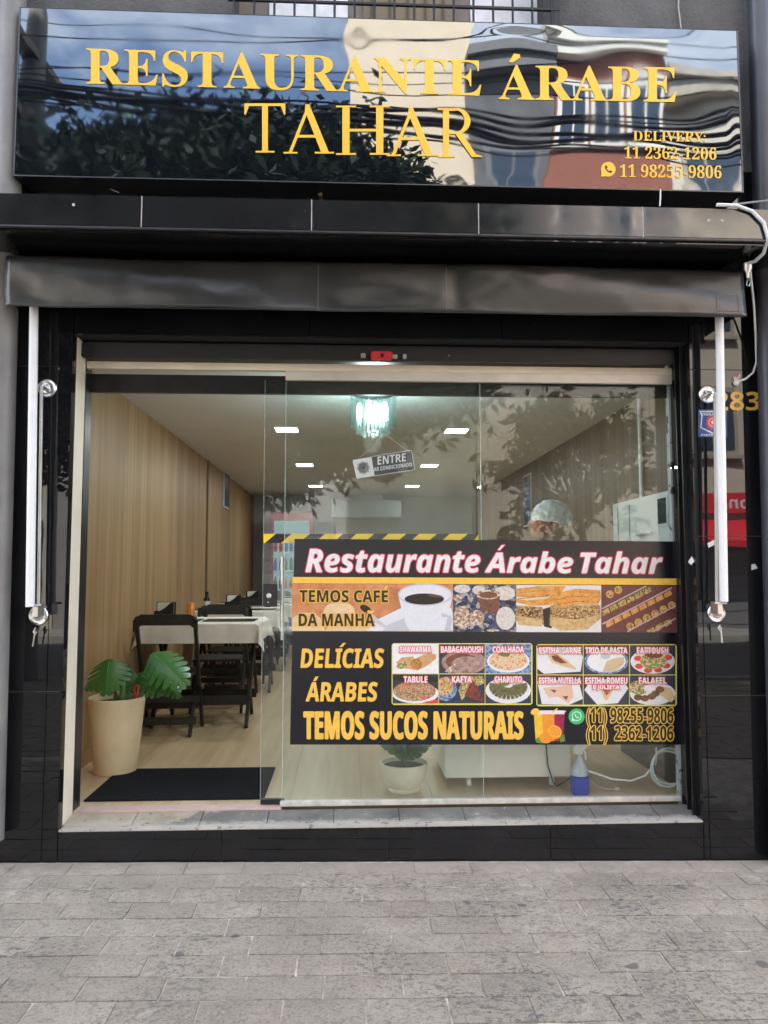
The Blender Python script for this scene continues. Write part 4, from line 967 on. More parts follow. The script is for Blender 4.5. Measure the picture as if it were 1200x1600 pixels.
def draw(i, P_, x, y, X, Y):
    w, h = X-x, Y-y
    def e(u, v_, ru, rv, m_, rot=0, n=20): P_.poly([(max(x, min(X, a)), max(y, min(Y, b))) for a, b in ellipse(x+u*w, y+v_*h, ru*w, rv*h, n, rot=rot)], m_)
    def g(pts, m_): P_.poly([(x+u*w, y+v_*h) for u, v_ in pts], m_)
    if i == 0:
        g([(.08, .62), (.2, .45), (.45, .42), (.5, .6), (.4, .85), (.15, .82)], SHAW); e(.2, .72, .12, .12, SAL, -20); g([(.42, .6), (.55, .45), (.8, .3), (.95, .35), (.95, .5), (.75, .75), (.55, .9), (.38, .85)], SHAW); e(.52, .68, .13, .18, FILL, 30)
    elif i == 1:
        e(.55, .62, .5, .42, BABA); e(.5, .6, .36, .28, SW3); e(.62, .66, .34, .24, BABA); g([(.12, .95), (.35, .62), (.42, .66), (.25, .98)], SW)
    elif i == 2:
        e(.5, .58, .47, .40, ROSE); e(.5, .55, .42, .34, COAL); e(.42, .35, .12, .08, PGRN)
    elif i == 3:
        g([(0, .02), (.55, .0), (1, .1), (1, .25), (.5, .3), (0, .2)], PDARK); e(.5, .66, .52, .34, ROSE); e(.48, .58, .47, .34, TAB); g([(.7, .95), (1, .85), (1, 1), (.7, 1)], TOM)
    elif i == 4:
        e(.15, .5, .24, .42, BLUEP); e(.13, .42, .19, .32, food('chopped', [(0.65, 0.08, 0.05), (0.75, 0.6, 0.3), (0.3, 0.35, 0.08)], 120)); g([(.42, .55), (.55, .1), (.95, .05), (1, .3), (.7, .5), (.5, .9)], SAL)
        for k in range(5): g([(.55+.085*k, .72+.05*k), (.72+.06*k, .22+.1*k), (.80+.04*k, .26+.1*k), (.64+.08*k, .80+.045*k)], KAF)
    elif i == 5:
        e(.5, .55, .5, .46, ROSE)
        for k in range(15):
            a = R(-10+200*k/14); cx_, cy_ = .5+.26*math.cos(a), .42+.24*math.sin(a)
            d_ = (math.cos(a)*.16, math.sin(a)*.2); o_ = (-math.sin(a)*.035, math.cos(a)*.05); g([(cx_-d_[0]+o_[0], cy_-d_[1]+o_[1]), (cx_+d_[0]+o_[0], cy_+d_[1]+o_[1]), (cx_+d_[0]-o_[0], cy_+d_[1]-o_[1]), (cx_-d_[0]-o_[0], cy_-d_[1]-o_[1])], LEAFR)
        e(.42, .25, .13, .16, PGRN)
    elif i == 6:
        g([(0, .1), (.9, .05), (1, .4), (.95, .9), (.15, .98), (.0, .8)], ROSE); g([(.22, .32), (.42, .28), (.6, .45), (.86, .80), (.84, .84), (.55, .72), (.32, .6)], PITA); g([(.30, .36), (.44, .34), (.66, .62), (.5, .62), (.36, .52)], MEAT)
    elif i == 7:
        e(.5, .55, .49, .44, BLUEP); e(.5, .55, .43, .38, PWH); g([(.5, .55), (.42, .92), (.7, .9), (.9, .6), (.88, .4), (.66, .45)], HUMM); e(.48, .38, .11, .1, PORC2)
    elif i == 8:
        e(.5, .55, .49, .43, ROSE)
        for u, v_ in ((.18, .45), (.2, .72), (.4, .86), (.62, .84), (.8, .7), (.84, .42)): e(u, v_, .09, .09, TOM)
        e(.52, .54, .3, .28, SAL); e(.52, .34, .2, .1, MEAT)
    elif i == 9:
        g([(0, .2), (.9, .12), (1, .8), (.7, 1), (.1, .98)], ROSE); g([(.12, .42), (.5, .38), (.75, .3), (.8, .75), (.68, .95), (.45, .72), (.25, .78)], food('sweet_esfiha', [(0.72, 0.42, 0.28), (0.78, 0.56, 0.42)], 40, 'N')); g([(.28, .48), (.42, .5), (.38, .6)], MEAT); g([(.55, .72), (.68, .7), (.64, .85)], MEAT)
    elif i == 10:
        g([(.02, .5), (.15, .15), (.85, .12), (.98, .45), (.75, .95), (.3, 1)], ROSE); g([(.36, .4), (.45, .26), (.58, .3), (.66, .5), (.52, .86), (.46, .84)], PITA); g([(.40, .42), (.47, .32), (.56, .34), (.61, .5), (.5, .70)], food('guava', [(0.28, 0.02, 0.02), (0.55, 0.16, 0.12)], 180))
    else:
        e(.5, .62, .5, .4, ROSE); e(.2, .42, .22, .24, SAL); g([(.62, .35), (.9, .45), (.99, .8), (.9, .92), (.6, .62)], PITA); e(.42, .45, .12, .12, PWH)
        for u, v_ in ((.18, .75), (.33, .78), (.48, .72), (.56, .62), (.66, .48)): e(u, v_, .095, .11, FALA)
for i, (x, y, X, Y) in enumerate(CC):
    P_ = Print(LT, 0.00014); P_.Q(x, y, X, Y, bgs[i]); draw(i, P_, x, y, X, Y)
    nm = names[i]; wd = min(X-x-6, 6.1*len(nm)); cx_ = (x+X)/2
    P_.k = 28; P_.text(sansb(nm), PRED, cx_-wd/2-0.5, cx_+wd/2+0.5, y+13.5, y+3, bold=0.9); P_.text(sansb(nm), PWH, cx_-wd/2, cx_+wd/2, y+13, y+3.5, bold=0.2)
    if i == 10: P_.text(sansb('E JULIETA'), PRED, cx_-21, cx_+21, y+22, y+15, bold=0.9); P_.text(sansb('E JULIETA'), PWH, cx_-20.5, cx_+20.5, y+21.6, y+15.4, bold=0.2)
    P_.build('dish_picture', post)
# --- juices, phone badge and numbers
ju = Print(L1, 0.00016)
YJ = pm('juice_yellow', (0.86, 0.55, 0.04), vary=0.15, scale=30); BER = pm('juice_berry', (0.36, 0.015, 0.06), vary=0.3, scale=30)
ju.poly([(834, 1114), (856, 1114), (855, 1158), (837, 1158)], YJ); ju.poly([(847, 1116), (868, 1116), (866, 1158), (849, 1158)], PORANGE); ju.poly([(866, 1117), (882, 1117), (880, 1158), (867, 1158)], BER)
for a, b in ((834, 856), (847, 868), (866, 882)): ju.poly([(a, 1110), (b, 1110), (b, 1116), (a, 1116)], ROSE)
ju.E(836, 1112, 7, 5, PYEL, -20); ju.poly([(862, 1112), (871, 1106), (872, 1107.5), (864, 1113.5)], PYEL); ju.poly([(876, 1113), (884, 1110.5), (884.5, 1112), (877, 1115)], PORC)
ju.poly([(836, 1156), (842, 1152), (848, 1162), (838, 1160)], PGRN); ju.poly([(874, 1152), (882, 1147), (883, 1158), (876, 1160)], PGRN)
ju.E(853, 1153, 10, 8.5, PORANGE); ju.E(866, 1144, 12, 11, PORANGE, 20); ju.E(867, 1143, 10.5, 9, PYEL, 20); ju.E(867, 1143, 9.3, 7.8, PORANGE, 20)
for k in range(8): a = R(k*45+10); ju.poly([(867+1.2*math.cos(a), 1143+1.2*math.sin(a)), (867+8.5*math.cos(a-.09), 1143+7.2*math.sin(a-.09)), (867+8.5*math.cos(a+.09), 1143+7.2*math.sin(a+.09))], PYEL); ju.k -= 1
ju.build('juice_picture', post)
ba = Print(L1, 0.0002); WG = pm('badge_green', (0.04, 0.50, 0.16))
ba.E(901, 1119.5, 12.5, 12.5, WG); phone_icon(lambda p, m_: ba.poly(p, m_), 901, 1119, 7.6, PWH, WG); ba.k += 0
ba.E(901, 1119, 6.3, 6.3, WG); arc = [(901+6.3*a, 1119+6.3*b) for a, b in ((-.48, -.35), (-.28, -.58), (-.1, -.25), (-.22, -.05), (.08, .25), (.28, .12), (.58, .3), (.38, .52), (-.05, .38), (-.38, .02))]; ba.poly(arc, PWH)
ba.build('phone_badge', post)
nu = Print(L1)
outlined(nu, sansb('(11) 98255-9806'), 917, 1052, 1128, 1106, 1130, 1106.5, PDARK, PYEL, 1.7, 0.25)
outlined(nu, sansb('(11)  2362-1206'), 917, 1052, 1156, 1134, 1157, 1134.5, PDARK, PYEL, 1.7, 0.25)
nu.build('phone_numbers', post)

# ------------------------------------------------------------------ interior: lights
LEDM = mat_emit('led_panel', (0.92, 1.0, 0.97), 4.0)
for i, (px, py) in enumerate(((448, 672), (713, 674), (476, 727), (671, 728), (493, 760), (644, 760))):
    q = atZ(px, py, ZC-0.012)
    where = ('nearest the street on the left', 'nearest the street on the right', 'in the middle of the room on the left', 'in the middle of the room on the right', 'at the far end on the left', 'at the far end on the right')[i]
    p = thing('ceiling_light', 'square white LED ceiling panel '+where, 'ceiling light', (q.x, q.y, ZC), group='LED ceiling panels')
    MB().box(q.x-0.105, q.x+0.105, q.y-0.105, q.y+0.105, ZC-0.010, ZC-0.0005).build('frame', WHITEP, p)
    MB().box(q.x-0.095, q.x+0.095, q.y-0.095, q.y+0.095, ZC-0.013, ZC-0.0102).build('diffuser', LEDM, p)
    al = bpy.data.lights.new('panel_lamp', 'AREA'); al.energy = 1.5; al.size = 0.18; al.color = (0.93, 1.0, 0.97)
    ao = bpy.data.objects.new('panel_lamp', al); COL.objects.link(ao); ao.parent = p; ao.location = (0, 0, -0.016)
# chandelier of glass rods
q = atZ(583, 610, ZC-0.005)
CRY = mat_glass('crystal', (0.93, 0.985, 0.985), 1.6); GLOW = mat_emit('chandelier_glow', (0.80, 1.0, 1.0), 9.0)
ch = thing('chandelier', 'round crystal rod chandelier glowing cold white below the ceiling', 'chandelier', (q.x, q.y, ZC))
MB().lathe([(0.150, 0), (0.150, -0.035), (0.14, -0.04)], (q.x, q.y, ZC-0.001), 32).build('canopy', mat('chandelier_chrome', (0.18, 0.19, 0.2), 0.15, 0.9), ch, smooth=True)
for ringr, n_, z0, z1 in ((0.155, 34, -0.045, -0.27), (0.115, 24, -0.045, -0.315), (0.07, 14, -0.045, -0.33)):
    for k in range(n_):
        a = 2*math.pi*k/n_+ringr*9; x_, y_ = q.x+ringr*math.cos(a), q.y+ringr*math.sin(a)
        jz = random.uniform(-.012, .012)
        MB().box(x_-0.008, x_+0.008, y_-0.008, y_+0.008, ZC+z1+jz, ZC+z0).build('crystal_rod', CRY, ch)
for k in range(10):
    a = 2*math.pi*k/10; rr_ = 0.095 if k % 2 else 0.045; x_, y_ = q.x+rr_*math.cos(a), q.y+rr_*math.sin(a)
    MB().lathe([(0.010, -0.10), (0.016, -0.13), (0.019, -0.17), (0.012, -0.205), (0.003, -0.215)], (x_, y_, ZC), 10).build('bulb', GLOW, ch, smooth=True)
pl_ = bpy.data.lights.new('chandelier_lamp', 'POINT'); pl_.energy = 4.0; pl_.shadow_soft_size = 0.06; pl_.color = (0.85, 1, 1)
po = bpy.data.objects.new('chandelier_lamp', pl_); COL.objects.link(po); po.parent = ch; po.location = (0, 0, -0.38)

# ------------------------------------------------------------------ interior: entrance
def FL(px, py): return atZ(px, py, ZS)
a0, a1, a2, a3 = FL(120, 1253), FL(412, 1250), FL(431, 1201), FL(207, 1203)
mx0, mx1 = (a0.x+a3.x)/2-0.02, (a1.x+a2.x)/2; my0, my1 = max(YD+0.035, (a0.y+a1.y)/2), (a2.y+a3.y)/2
tag(MB().box(mx0, mx1, my0, my1, ZS+0.0005, ZS+0.010).build('doormat', mat('black_rubber_mat', (0.014, 0.015, 0.018), 0.9, vary=0.35, scale=40, bmp=0.9, bscale=300, spec=0.08), bevel=0.003), 'black rubber doormat just inside the open doorway', 'doormat')
# monstera in the tall planter
pc = FL(180, 1206); pc.x = max(pc.x, XWL+0.02+0.167)
mon = thing('potted_plant', 'monstera with cut leaves in a tall cream planter beside the doorway', 'potted plant', (pc.x, pc.y, ZS))
ph = 0.445
pot = MB().lathe([(0.118, 0.0), (0.124, 0.01), (0.145, 0.22), (0.166, ph-0.01), (0.167, ph), (0.158, ph), (0.150, ph-0.04)], (pc.x, pc.y, ZS+0.001), 48, cap1=False).build('planter', POTM, mon, smooth=True)
MB().lathe([(0.150, ph-0.035), (0.08, ph-0.028), (0.01, ph-0.026)], (pc.x, pc.y, ZS), 24).build('soil', SOIL, pot)
MONL = mat_leaf('monstera_leaf', (0.025, 0.105, 0.018), (0.07, 0.23, 0.045), rough=0.28); VEIN = mat('leaf_vein', (0.10, 0.24, 0.06), 0.4); STEM = mat('green_stem', (0.06, 0.16, 0.035), 0.4)
def mleaf(parent, base, tip, normal, W, lobes=7, droop=0.25, split=0.8):
    base, tip, normal = Vector(base), Vector(tip), Vector(normal).normalized()
    a = (tip-base); L = a.length; a.normalize(); s = a.cross(normal).normalized(); n_ = s.cross(a).normalized()
    def P(u, w):
        b = base+a*(u*L)+s*(w*W)
        return b+n_*(-droop*L*(max(0, u)**2)*0.6-abs(w)**1.7*W*0.40+0.10*W*(1-abs(w)))
    def prof(u): return max(0.02, (math.sin(math.pi*min(1, max(0, (u+0.16)/1.16))**0.72))**0.75)
    mb = MB()
    for sg in (-1, 1):
        for i in range(lobes):
            u0 = -0.12+1.10*i/lobes; u1 = -0.12+1.10*(i+1)/lobes
            cut = split if 0 < i else 0.2
            st_ = [0, 0.25, 0.45, 0.65, 0.85, 1.0]; rows = []
            for t in st_:
                k = max(0, (t-0.30)/0.70); g = 0.23*cut*k*(u1-u0); sh = 0.10*k
                uu = [u0+g+sh+(u1-u0-2*g)*j/3 for j in range(4)]
                if t == 1.0: uu = [u0+g+sh+(u1-u0-2*g)*(0.5+(j/3-0.5)*0.55) for j in range(4)]
                rows.append([P(x_, sg*t*prof(x_-sh*0.7)*0.5) for x_ in uu])
            if sg > 0: rows = [list(reversed(r)) for r in rows]
            mb.quadgrid(rows)
    lf = mb.build('leaf', MONL, parent, smooth=True)
    MB().tube([P(-0.02+0.96*k/6, 0)+n_*0.0015 for k in range(7)], [0.003, 0.0028, 0.0025, 0.002, 0.0016, 0.0012, 0.0008], 6).build('midrib', VEIN, lf)
    return base
yp = pc.y
def ppx(px, py, dy): return atY(px, py, yp+dy)
leaves = [((172, 1038), -0.02, (166, 1086), -0.12, (-0.10, -0.80, 0.60), 0.27), ((243, 1030), -0.04, (292, 1070), -0.12, (0.20, -0.75, 0.65), 0.27), ((222, 1058), 0.06, (262, 1082), 0.02, (0.1, -0.8, 0.6), 0.20), ((160, 1062), 0.03, (133, 1078), -0.04, (-0.3, -0.7, 0.6), 0.15), ((205, 1052), 0.08, (196, 1085), 0.05, (0.0, -0.9, 0.4), 0.14), ((250, 1062), 0.05, (281, 1088), 0.0, (0.3, -0.8, 0.5), 0.13)]
for (b, db, t, dt, n_, W) in leaves:
    B = ppx(*b, db); Tp = ppx(*t, dt); mleaf(mon, B, Tp, n_, W)
    r0 = Vector((pc.x+random.uniform(-.03, .03), pc.y+random.uniform(-.03, .03), ZS+ph-0.03))
    mid = (r0+B)/2+Vector((0.01, 0.03, 0.02))
    MB().tube([r0, mid, B], [0.007, 0.005, 0.0035], 8).build('stem', STEM, mon, smooth=True)
MB().tube([(pc.x+0.04, pc.y-0.03, ZS+ph-0.04), (pc.x+0.045, pc.y-0.03, ZS+ph+0.12)], [0.022, 0.014], 10).build('stalk', STEM, mon, smooth=True)
REDR = mat('red_ribbon', (0.70, 0.03, 0.03), 0.4)
q0 = ppx(214, 1070, 0.0)
MB().tube([(q0.x-0.012, q0.y, q0.z-0.10), (q0.x-0.014, q0.y, q0.z-0.03), (q0.x-0.004, q0.y, q0.z), (q0.x+0.012, q0.y, q0.z-0.004), (q0.x+0.006, q0.y-0.01, q0.z-0.05), (q0.x+0.012, q0.y-0.01, q0.z-0.11)], 0.0045, 8).build('red_ribbon', REDR, mon, smooth=True)

# ------------------------------------------------------------------ interior: tables and chairs
def make_chair():
    c = thing('folding_chair', 'x', 'chair', group='black folding chairs along the panelled wall')
    w = 0.21
    for s in (-1, 1):
        MB().bar((s*w, -0.235, 0.86), (s*w, 0.20, 0.0), 0.024, 0.045, (0, 1, 0)).build('back_post', BLKWOOD, c, world=False, bevel=0.003)
        MB().bar((s*(w-0.028), 0.17, 0.43), (s*(w-0.028), -0.215, 0.0), 0.024, 0.042, (0, 1, 0)).build('rear_leg', BLKWOOD, c, world=False, bevel=0.003)
    rail = MB(); n_ = 16; top = []; bot = []
    for k in range(n_+1):
        u = k/n_*2-1; x_ = u*(w+0.02)
        zt_ = 0.885-0.045*max(0, abs(u)-0.82)/0.18; zb_ = 0.805 if abs(u) < 0.80 else 0.805-0.05*(abs(u)-0.80)/0.20
        y_ = -0.245-0.012*(1-u*u); top.append((x_, y_, zt_)); bot.append((x_, y_+0.01, zb_))
    rail.quadgrid([bot, top]); back = [[(p[0], p[1]+0.022, p[2]) for p in reversed(bot)], [(p[0], p[1]+0.022, p[2]) for p in reversed(top)]]; rail.quadgrid(back)
    rail.quadgrid([top, [(p[0], p[1]+0.022, p[2]) for p in top]]); rail.quadgrid([[(p[0], p[1]+0.022, p[2]) for p in bot], bot])
    rail.build('top_rail', BLKWOOD, c, world=False)
    for k in range(5):
        y_ = -0.165+k*0.086; MB().box(-0.20, 0.20, y_-0.036, y_+0.036, 0.435, 0.453).build('seat_slat', BLKWOOD, c, world=False, bevel=0.003)
    MB().box(-0.225, 0.225, -0.060, -0.038, 0.222, 0.270).build('stretcher', BLKWOOD, c, world=False, bevel=0.003)
    MB().box(-0.222, 0.222, -0.176, -0.154, 0.080, 0.135).build('stretcher', BLKWOOD, c, world=False, bevel=0.003)
    MB().box(-0.19, 0.19, 0.095, 0.115, 0.150, 0.195).build('stretcher', BLKWOOD, c, world=False, bevel=0.003)
    return c
def make_table():
    t_ = thing('folding_table', 'x', 'table', group='black folding tables along the panelled wall')
    hx, hy = 0.43, 0.34
    for k in range(6): y_ = -hy+0.057+k*0.113; MB().box(-hx, hx, y_-0.054, y_+0.054, 0.785, 0.805).build('top_board', BLKWOOD, t_, world=False, bevel=0.002)
    for s in (-1, 1):
        MB().bar((s*0.36, -0.30, 0.0), (s*0.36, 0.27, 0.785), 0.025, 0.05, (0, 1, 0)).build('leg', BLKWOOD, t_, world=False, bevel=0.003)
        MB().bar((s*0.33, 0.30, 0.0), (s*0.33, -0.27, 0.785), 0.025, 0.05, (0, 1, 0)).build('leg', BLKWOOD, t_, world=False, bevel=0.003)
    MB().box(-0.38, 0.38, -0.190, -0.165, 0.155, 0.225).build('stretcher', BLKWOOD, t_, world=False, bevel=0.003)
    MB().box(-0.38, 0.38, 0.165, 0.190, 0.155, 0.225).build('stretcher', BLKWOOD, t_, world=False, bevel=0.003)
    MB().box(-0.40, 0.40, -0.27, -0.248, 0.70, 0.784).build('apron', BLKWOOD, t_, world=False, bevel=0.003)
    return t_
def make_cloth(seed):
    rnd = random.Random(seed); hx, hy, dr = 0.435, 0.345, 0.165; N = 34; mb = MB(); rows = []
    for j in range(N+1):
        row = []
        for i in range(N+1):
            s = (i/N*2-1)*(hx+dr); t = (j/N*2-1)*(hy+dr)
            a = max(0, abs(s)-hx); b = max(0, abs(t)-hy); sx_ = 1 if s > 0 else -1; sy_ = 1 if t > 0 else -1
            x_ = min(abs(s), hx); y_ = min(abs(t), hy); z_ = 0.809
            if a or b:
                drop = math.hypot(a, b) if (a and b) else a+b
                out = 0.010+0.02*mnoise.noise(Vector((s*5+seed, t*5, seed)))
                if a: x_ += out+(0.35*b if b else 0)
                if b: y_ += out+(0.35*a if a else 0)
                z_ -= drop*0.97
            row.append((sx_*x_, sy_*y_, z_+0.001*mnoise.noise(Vector((s*9, t*9, seed)))))
        rows.append(row)
    mb.quadgrid(rows); return mb
def floor_xy(x_, y_): return (x_, y_, ZS+0.001)
chair0 = make_chair(); table0 = make_table(); used = {'c': False, 't': False}
def put_chair(x_, y_, rz, label):
    c = chair0 if not used['c'] else copy_tree(chair0); used['c'] = True
    c.location = floor_xy(x_, y_); c.rotation_euler = (0, 0, rz); c['label'] = label; return c
def put_table(x_, y_, label):
    t_ = table0 if not used['t'] else copy_tree(table0); used['t'] = True
    t_.location = floor_xy(x_, y_); t_['label'] = label; return t_
RUN = mat('dark_glass_mat', (0.030, 0.026, 0.022), 0.2)
cp = FL(262, 1153); ty0 = cp.y+0.235
tx_ = XWL+0.06+0.435
TY = [cp.y+0.62, cp.y+2.30, cp.y+3.95, cp.y+5.6]
nm_ = ['nearest', 'second', 'third', 'farthest']
for k, y_ in enumerate(TY):
    put_chair(XWL+0.30 if k == 0 else tx_+0.02, y_-0.40 if k == 0 else y_-0.47, 0.03 if k == 0 else -0.05, 'black folding chair with its back to the street, '+('nearest the doorway behind the monstera' if k == 0 else 'at the %s table' % nm_[k]))
    put_chair(tx_+0.02, y_+0.50, math.pi+0.04, 'black folding chair facing the street, at the %s table from the doorway' % nm_[k])
    put_table(tx_, y_, 'black folding table under a white cloth, %s from the doorway' % nm_[k])
    o = make_cloth(k+1).build('tablecloth', CLOTH, None, smooth=True); o.location = Vector((tx_, y_, ZS))+Vector((0, 0, o.location.z))
    tag(o, 'white cloth with hanging corners on the %s table from the doorway' % nm_[k], 'tablecloth', 'white tablecloths')
    for s in (-1, 1):
        pmx = MB().box(-0.20, 0.20, -0.14, 0.14, 0, 0.004).build('placemat', RUN); pmx.location = (tx_+s*0.215, y_-0.17+0.0, ZS+0.8125); tag(pmx, 'dark placemat on the %s table, %s' % (nm_[k], 'beside the wall' if s < 0 else 'beside the aisle'), 'placemat', 'dark placemats')
PAPER = mat('napkin_paper', (0.80, 0.79, 0.77), 0.9)
def napkin(x_, y_, lab):
    n_ = thing('napkin_holder', lab, 'napkin holder', (x_, y_, ZS+0.8175), group='black napkin holders')
    MB().box(-0.075, 0.075, -0.035, 0.035, 0, 0.012).build('base', BLACKP, n_, world=False)
    MB().prism([(-0.078, 0.0), (0.078, 0.0), (0.078, 0.128), (0.05, 0.125), (0.01, 0.085), (-0.03, 0.062), (-0.078, 0.06)], -0.042, -0.036).build('front_plate', BLACKP, n_, world=False)
    MB().box(-0.078, 0.078, 0.036, 0.042, 0, 0.13).build('back_plate', BLACKP, n_, world=False)
    MB().box(-0.055, 0.065, -0.030, 0.030, 0.0125, 0.125).build('napkins', PAPER, n_, world=False)
q = atZ(258, 968, ZS+0.82); yy = TY[0]+0.02
napkin(atY(258, 950, yy).x, yy, 'black napkin holder beside the wall on the nearest table')
can = thing('drink_can', 'orange and silver drink can on the nearest table', 'can', (atY(298, 960, TY[0]+0.10).x, TY[0]+0.10, ZS+0.8175))
MB().lathe([(0.026, 0), (0.033, 0.008), (0.033, 0.112), (0.027, 0.122)], (0, 0, 0), 24).build('body', mat('orange_can', (0.72, 0.26, 0.06), 0.3, 0.3, 0.5, 26), can, world=False, smooth=True)
MB().lathe([(0.027, 0.1221), (0.024, 0.1225), (0.024, 0.120)], (0, 0, 0), 24).build('lid', ALU, can, world=False)
napkin(atY(394, 922, TY[2]).x, TY[2], 'black napkin holder on the third table'); napkin(atY(372, 930, TY[1]+0.1).x-0.06, TY[1]+0.15, 'black napkin holder on the second table')
sb_ = thing('sauce_bottle', 'black sauce bottle with white label on the second table', 'bottle', (atY(322, 935, TY[1]-0.1).x, TY[1]-0.06, ZS+0.8175))
MB().lathe([(0.03, 0), (0.034, 0.01), (0.034, 0.09), (0.016, 0.12), (0.016, 0.15), (0.018, 0.151), (0.018, 0.17)], (0, 0, 0), 18).build('body', BLACKP, sb_, world=False, smooth=True)
MB().lathe([(0.0345, 0.03), (0.0345, 0.075)], (0, 0, 0), 18, cap0=False, cap1=False).build('label_band', PAPER, sb_, world=False)
yb_ = thing('spice_bowl', 'small yellow bowl beside the sauce bottle on the second table', 'bowl', (atY(333, 938, TY[1]-0.1).x+0.05, TY[1]-0.02, ZS+0.8175))
MB().lathe([(0.03, 0), (0.05, 0.02), (0.055, 0.045), (0.05, 0.045), (0.04, 0.02)], (0, 0, 0), 20, cap1=False).build('bowl', mat('yellow_bowl', (0.5, 0.38, 0.06), 0.4), yb_, world=False, smooth=True)
# framed pictures on the walls
def frame_on(xw, s, y_, z_, w, h, lab):
    p = thing('framed_picture', lab, 'picture', (xw+s*0.011, y_, z_-h/2))
    x0, x1 = sorted((xw+s*0.0008, xw+s*0.022)); MB().box(x0, x1, y_-w/2, y_+w/2, z_-h/2, z_+h/2).build('frame', mat('pale_frame', (0.6, 0.6, 0.6), 0.4), p, bevel=0.002)
    x0, x1 = sorted((xw+s*0.0222, xw+s*0.0245)); MB().box(x0, x1, y_-w/2+0.02, y_+w/2-0.02, z_-h/2+0.02, z_+h/2-0.02).build('print', mat('picture_print', (0.10, 0.15, 0.24), 0.2, vary=0.7, scale=7), p)
def onwall(px, py, xw): d = ray(px, py); return CAM+d*((xw-CAM.x)/d.x)
q = onwall(352, 765, XWL); frame_on(XWL, 1, q.y, q.z, 0.40, 0.50, 'framed blue picture high on the left panelled wall')
q = onwall(826, 782, XWR); frame_on(XWR, -1, q.y, q.z, 0.40, 0.62, 'narrow framed picture high on the right wall')

# ------------------------------------------------------------------ interior: behind the poster
c0 = FL(695, 1233); c1 = atY(893, 1228, c0.y)
FRZ = mat('white_freezer', (0.84, 0.86, 0.85), 0.4, vary=0.05, scale=3)
fz = thing('chest_counter', 'white chest counter on castors behind the lower right pane', 'counter', (c0.x, c0.y, ZS))
zb_ = ZS+0.058
MB().box(c0.x, c1.x, c0.y, c0.y+0.62, zb_, ZS+0.84).build('body', FRZ, fz, bevel=0.008)
MB().box(c0.x-0.015, c1.x+0.015, c0.y-0.015, c0.y+0.635, ZS+0.841, ZS+0.875).build('top', FRZ, fz, bevel=0.006)
for x_ in (c0.x+0.14, c1.x-0.10):
    for y_ in (c0.y+0.05, c0.y+0.55):
        w = MB().tube([(x_-0.011, y_, ZS+0.027), (x_+0.011, y_, ZS+0.027)], 0.0255, 18).build('castor', PLASTW, fz, smooth=True)
        MB().box(x_-0.016, x_+0.016, y_-0.012, y_+0.012, ZS+0.048, zb_-0.001).build('castor_plate', ALU, w)
pb = FL(631, 1234)
bow = thing('potted_plant', 'small leafy plant in a round cream bowl behind the glass', 'potted plant', (pb.x, pb.y, ZS))
bo = MB().lathe([(0.085, 0), (0.088, 0.012), (0.084, 0.018), (0.112, 0.05), (0.131, 0.105), (0.134, 0.150), (0.125, 0.150), (0.115, 0.125)], (pb.x, pb.y, ZS+0.001), 40, cap1=False).build('bowl', mat('ivory_bowl', (0.82, 0.76, 0.63), 0.5), bow, smooth=True)
MB().lathe([(0.117, 0.128), (0.05, 0.134), (0.01, 0.136)], (pb.x, pb.y, ZS), 20).build('soil', SOIL, bo)
for k in range(9):
    a = k*2.4; B = Vector((pb.x+0.02*math.cos(a), pb.y+0.02*math.sin(a), ZS+0.17+0.02*(k % 3))); Tp = B+Vector((0.13*math.cos(a), 0.10*math.sin(a), 0.10+0.04*(k % 4)))
    mleaf(bow, B, Tp, Vector((-math.cos(a)*0.6, -math.sin(a)*0.6-0.3, 0.8)), 0.11, 4, 0.3, 0.1)
    MB().tube([(pb.x, pb.y, ZS+0.13), tuple(B)], 0.003, 6).build('stem', STEM, bow)
# spray bottle
sp = FL(906, 1242)
spb = thing('spray_bottle', 'clear spray bottle half full of blue liquid behind the right pane', 'spray bottle', (sp.x, sp.y, ZS))
MB().box(-0.046, 0.046, -0.03, 0.03, 0.004, 0.105).build('liquid', mat('blue_liquid', (0.02, 0.05, 0.42), 0.15), spb, world=False, bevel=0.008)
MB().lathe([(0.043, 0.1055), (0.043, 0.135), (0.036, 0.155), (0.022, 0.175), (0.016, 0.195), (0.016, 0.215)], (0, 0, 0), 20).build('bottle', mat('frosted_plastic', (0.42, 0.50, 0.55), 0.3), spb, world=False, smooth=True)
MB().prism([(-0.03, 0.216), (0.018, 0.216), (0.020, 0.235), (0.042, 0.250), (0.046, 0.272), (-0.022, 0.274), (-0.034, 0.25)], -0.012, 0.012).build('trigger_head', PLASTW, spb, world=False, bevel=0.003)
MB().prism([(0.024, 0.236), (0.033, 0.236), (0.040, 0.190), (0.034, 0.186)], -0.006, 0.006).build('trigger', PLASTW, spb, world=False)
# coiled hose and cords
hy = YD+0.10
hc = atY(1044, 1200, hy); hos = thing('coiled_hose', 'coiled pale plastic hose at the lower right corner of the window', 'hose', (hc.x, hy, ZS))
pts = []
for k in range(121):
    a = R(110-k*9); rr = 0.092+0.008*math.sin(k*0.21); pts.append((hc.x+rr*math.cos(a)+0.006*math.sin(k*.05), hy+0.012*math.sin(k*0.33), hc.z+rr*1.05*math.sin(a)+0.002*math.sin(k*.3)))
MB().tube(pts, 0.0052, 8).build('coil', mat('pale_hose', (0.62, 0.70, 0.72), 0.35), hos, smooth=True)
px_tube('tail', [(1019, 1198), (1008, 1212), (985, 1220), (955, 1217), (930, 1208), (913, 1203)], hy+0.02, 0.0052, MATS['pale_hose'], hos)
px_tube('tail', [(1025, 1168), (1026, 1180), (1024, 1196)], hy+0.01, 0.005, MATS['pale_hose'], hos)
KCORD = mat('black_cord', (0.015, 0.015, 0.016), 0.5)
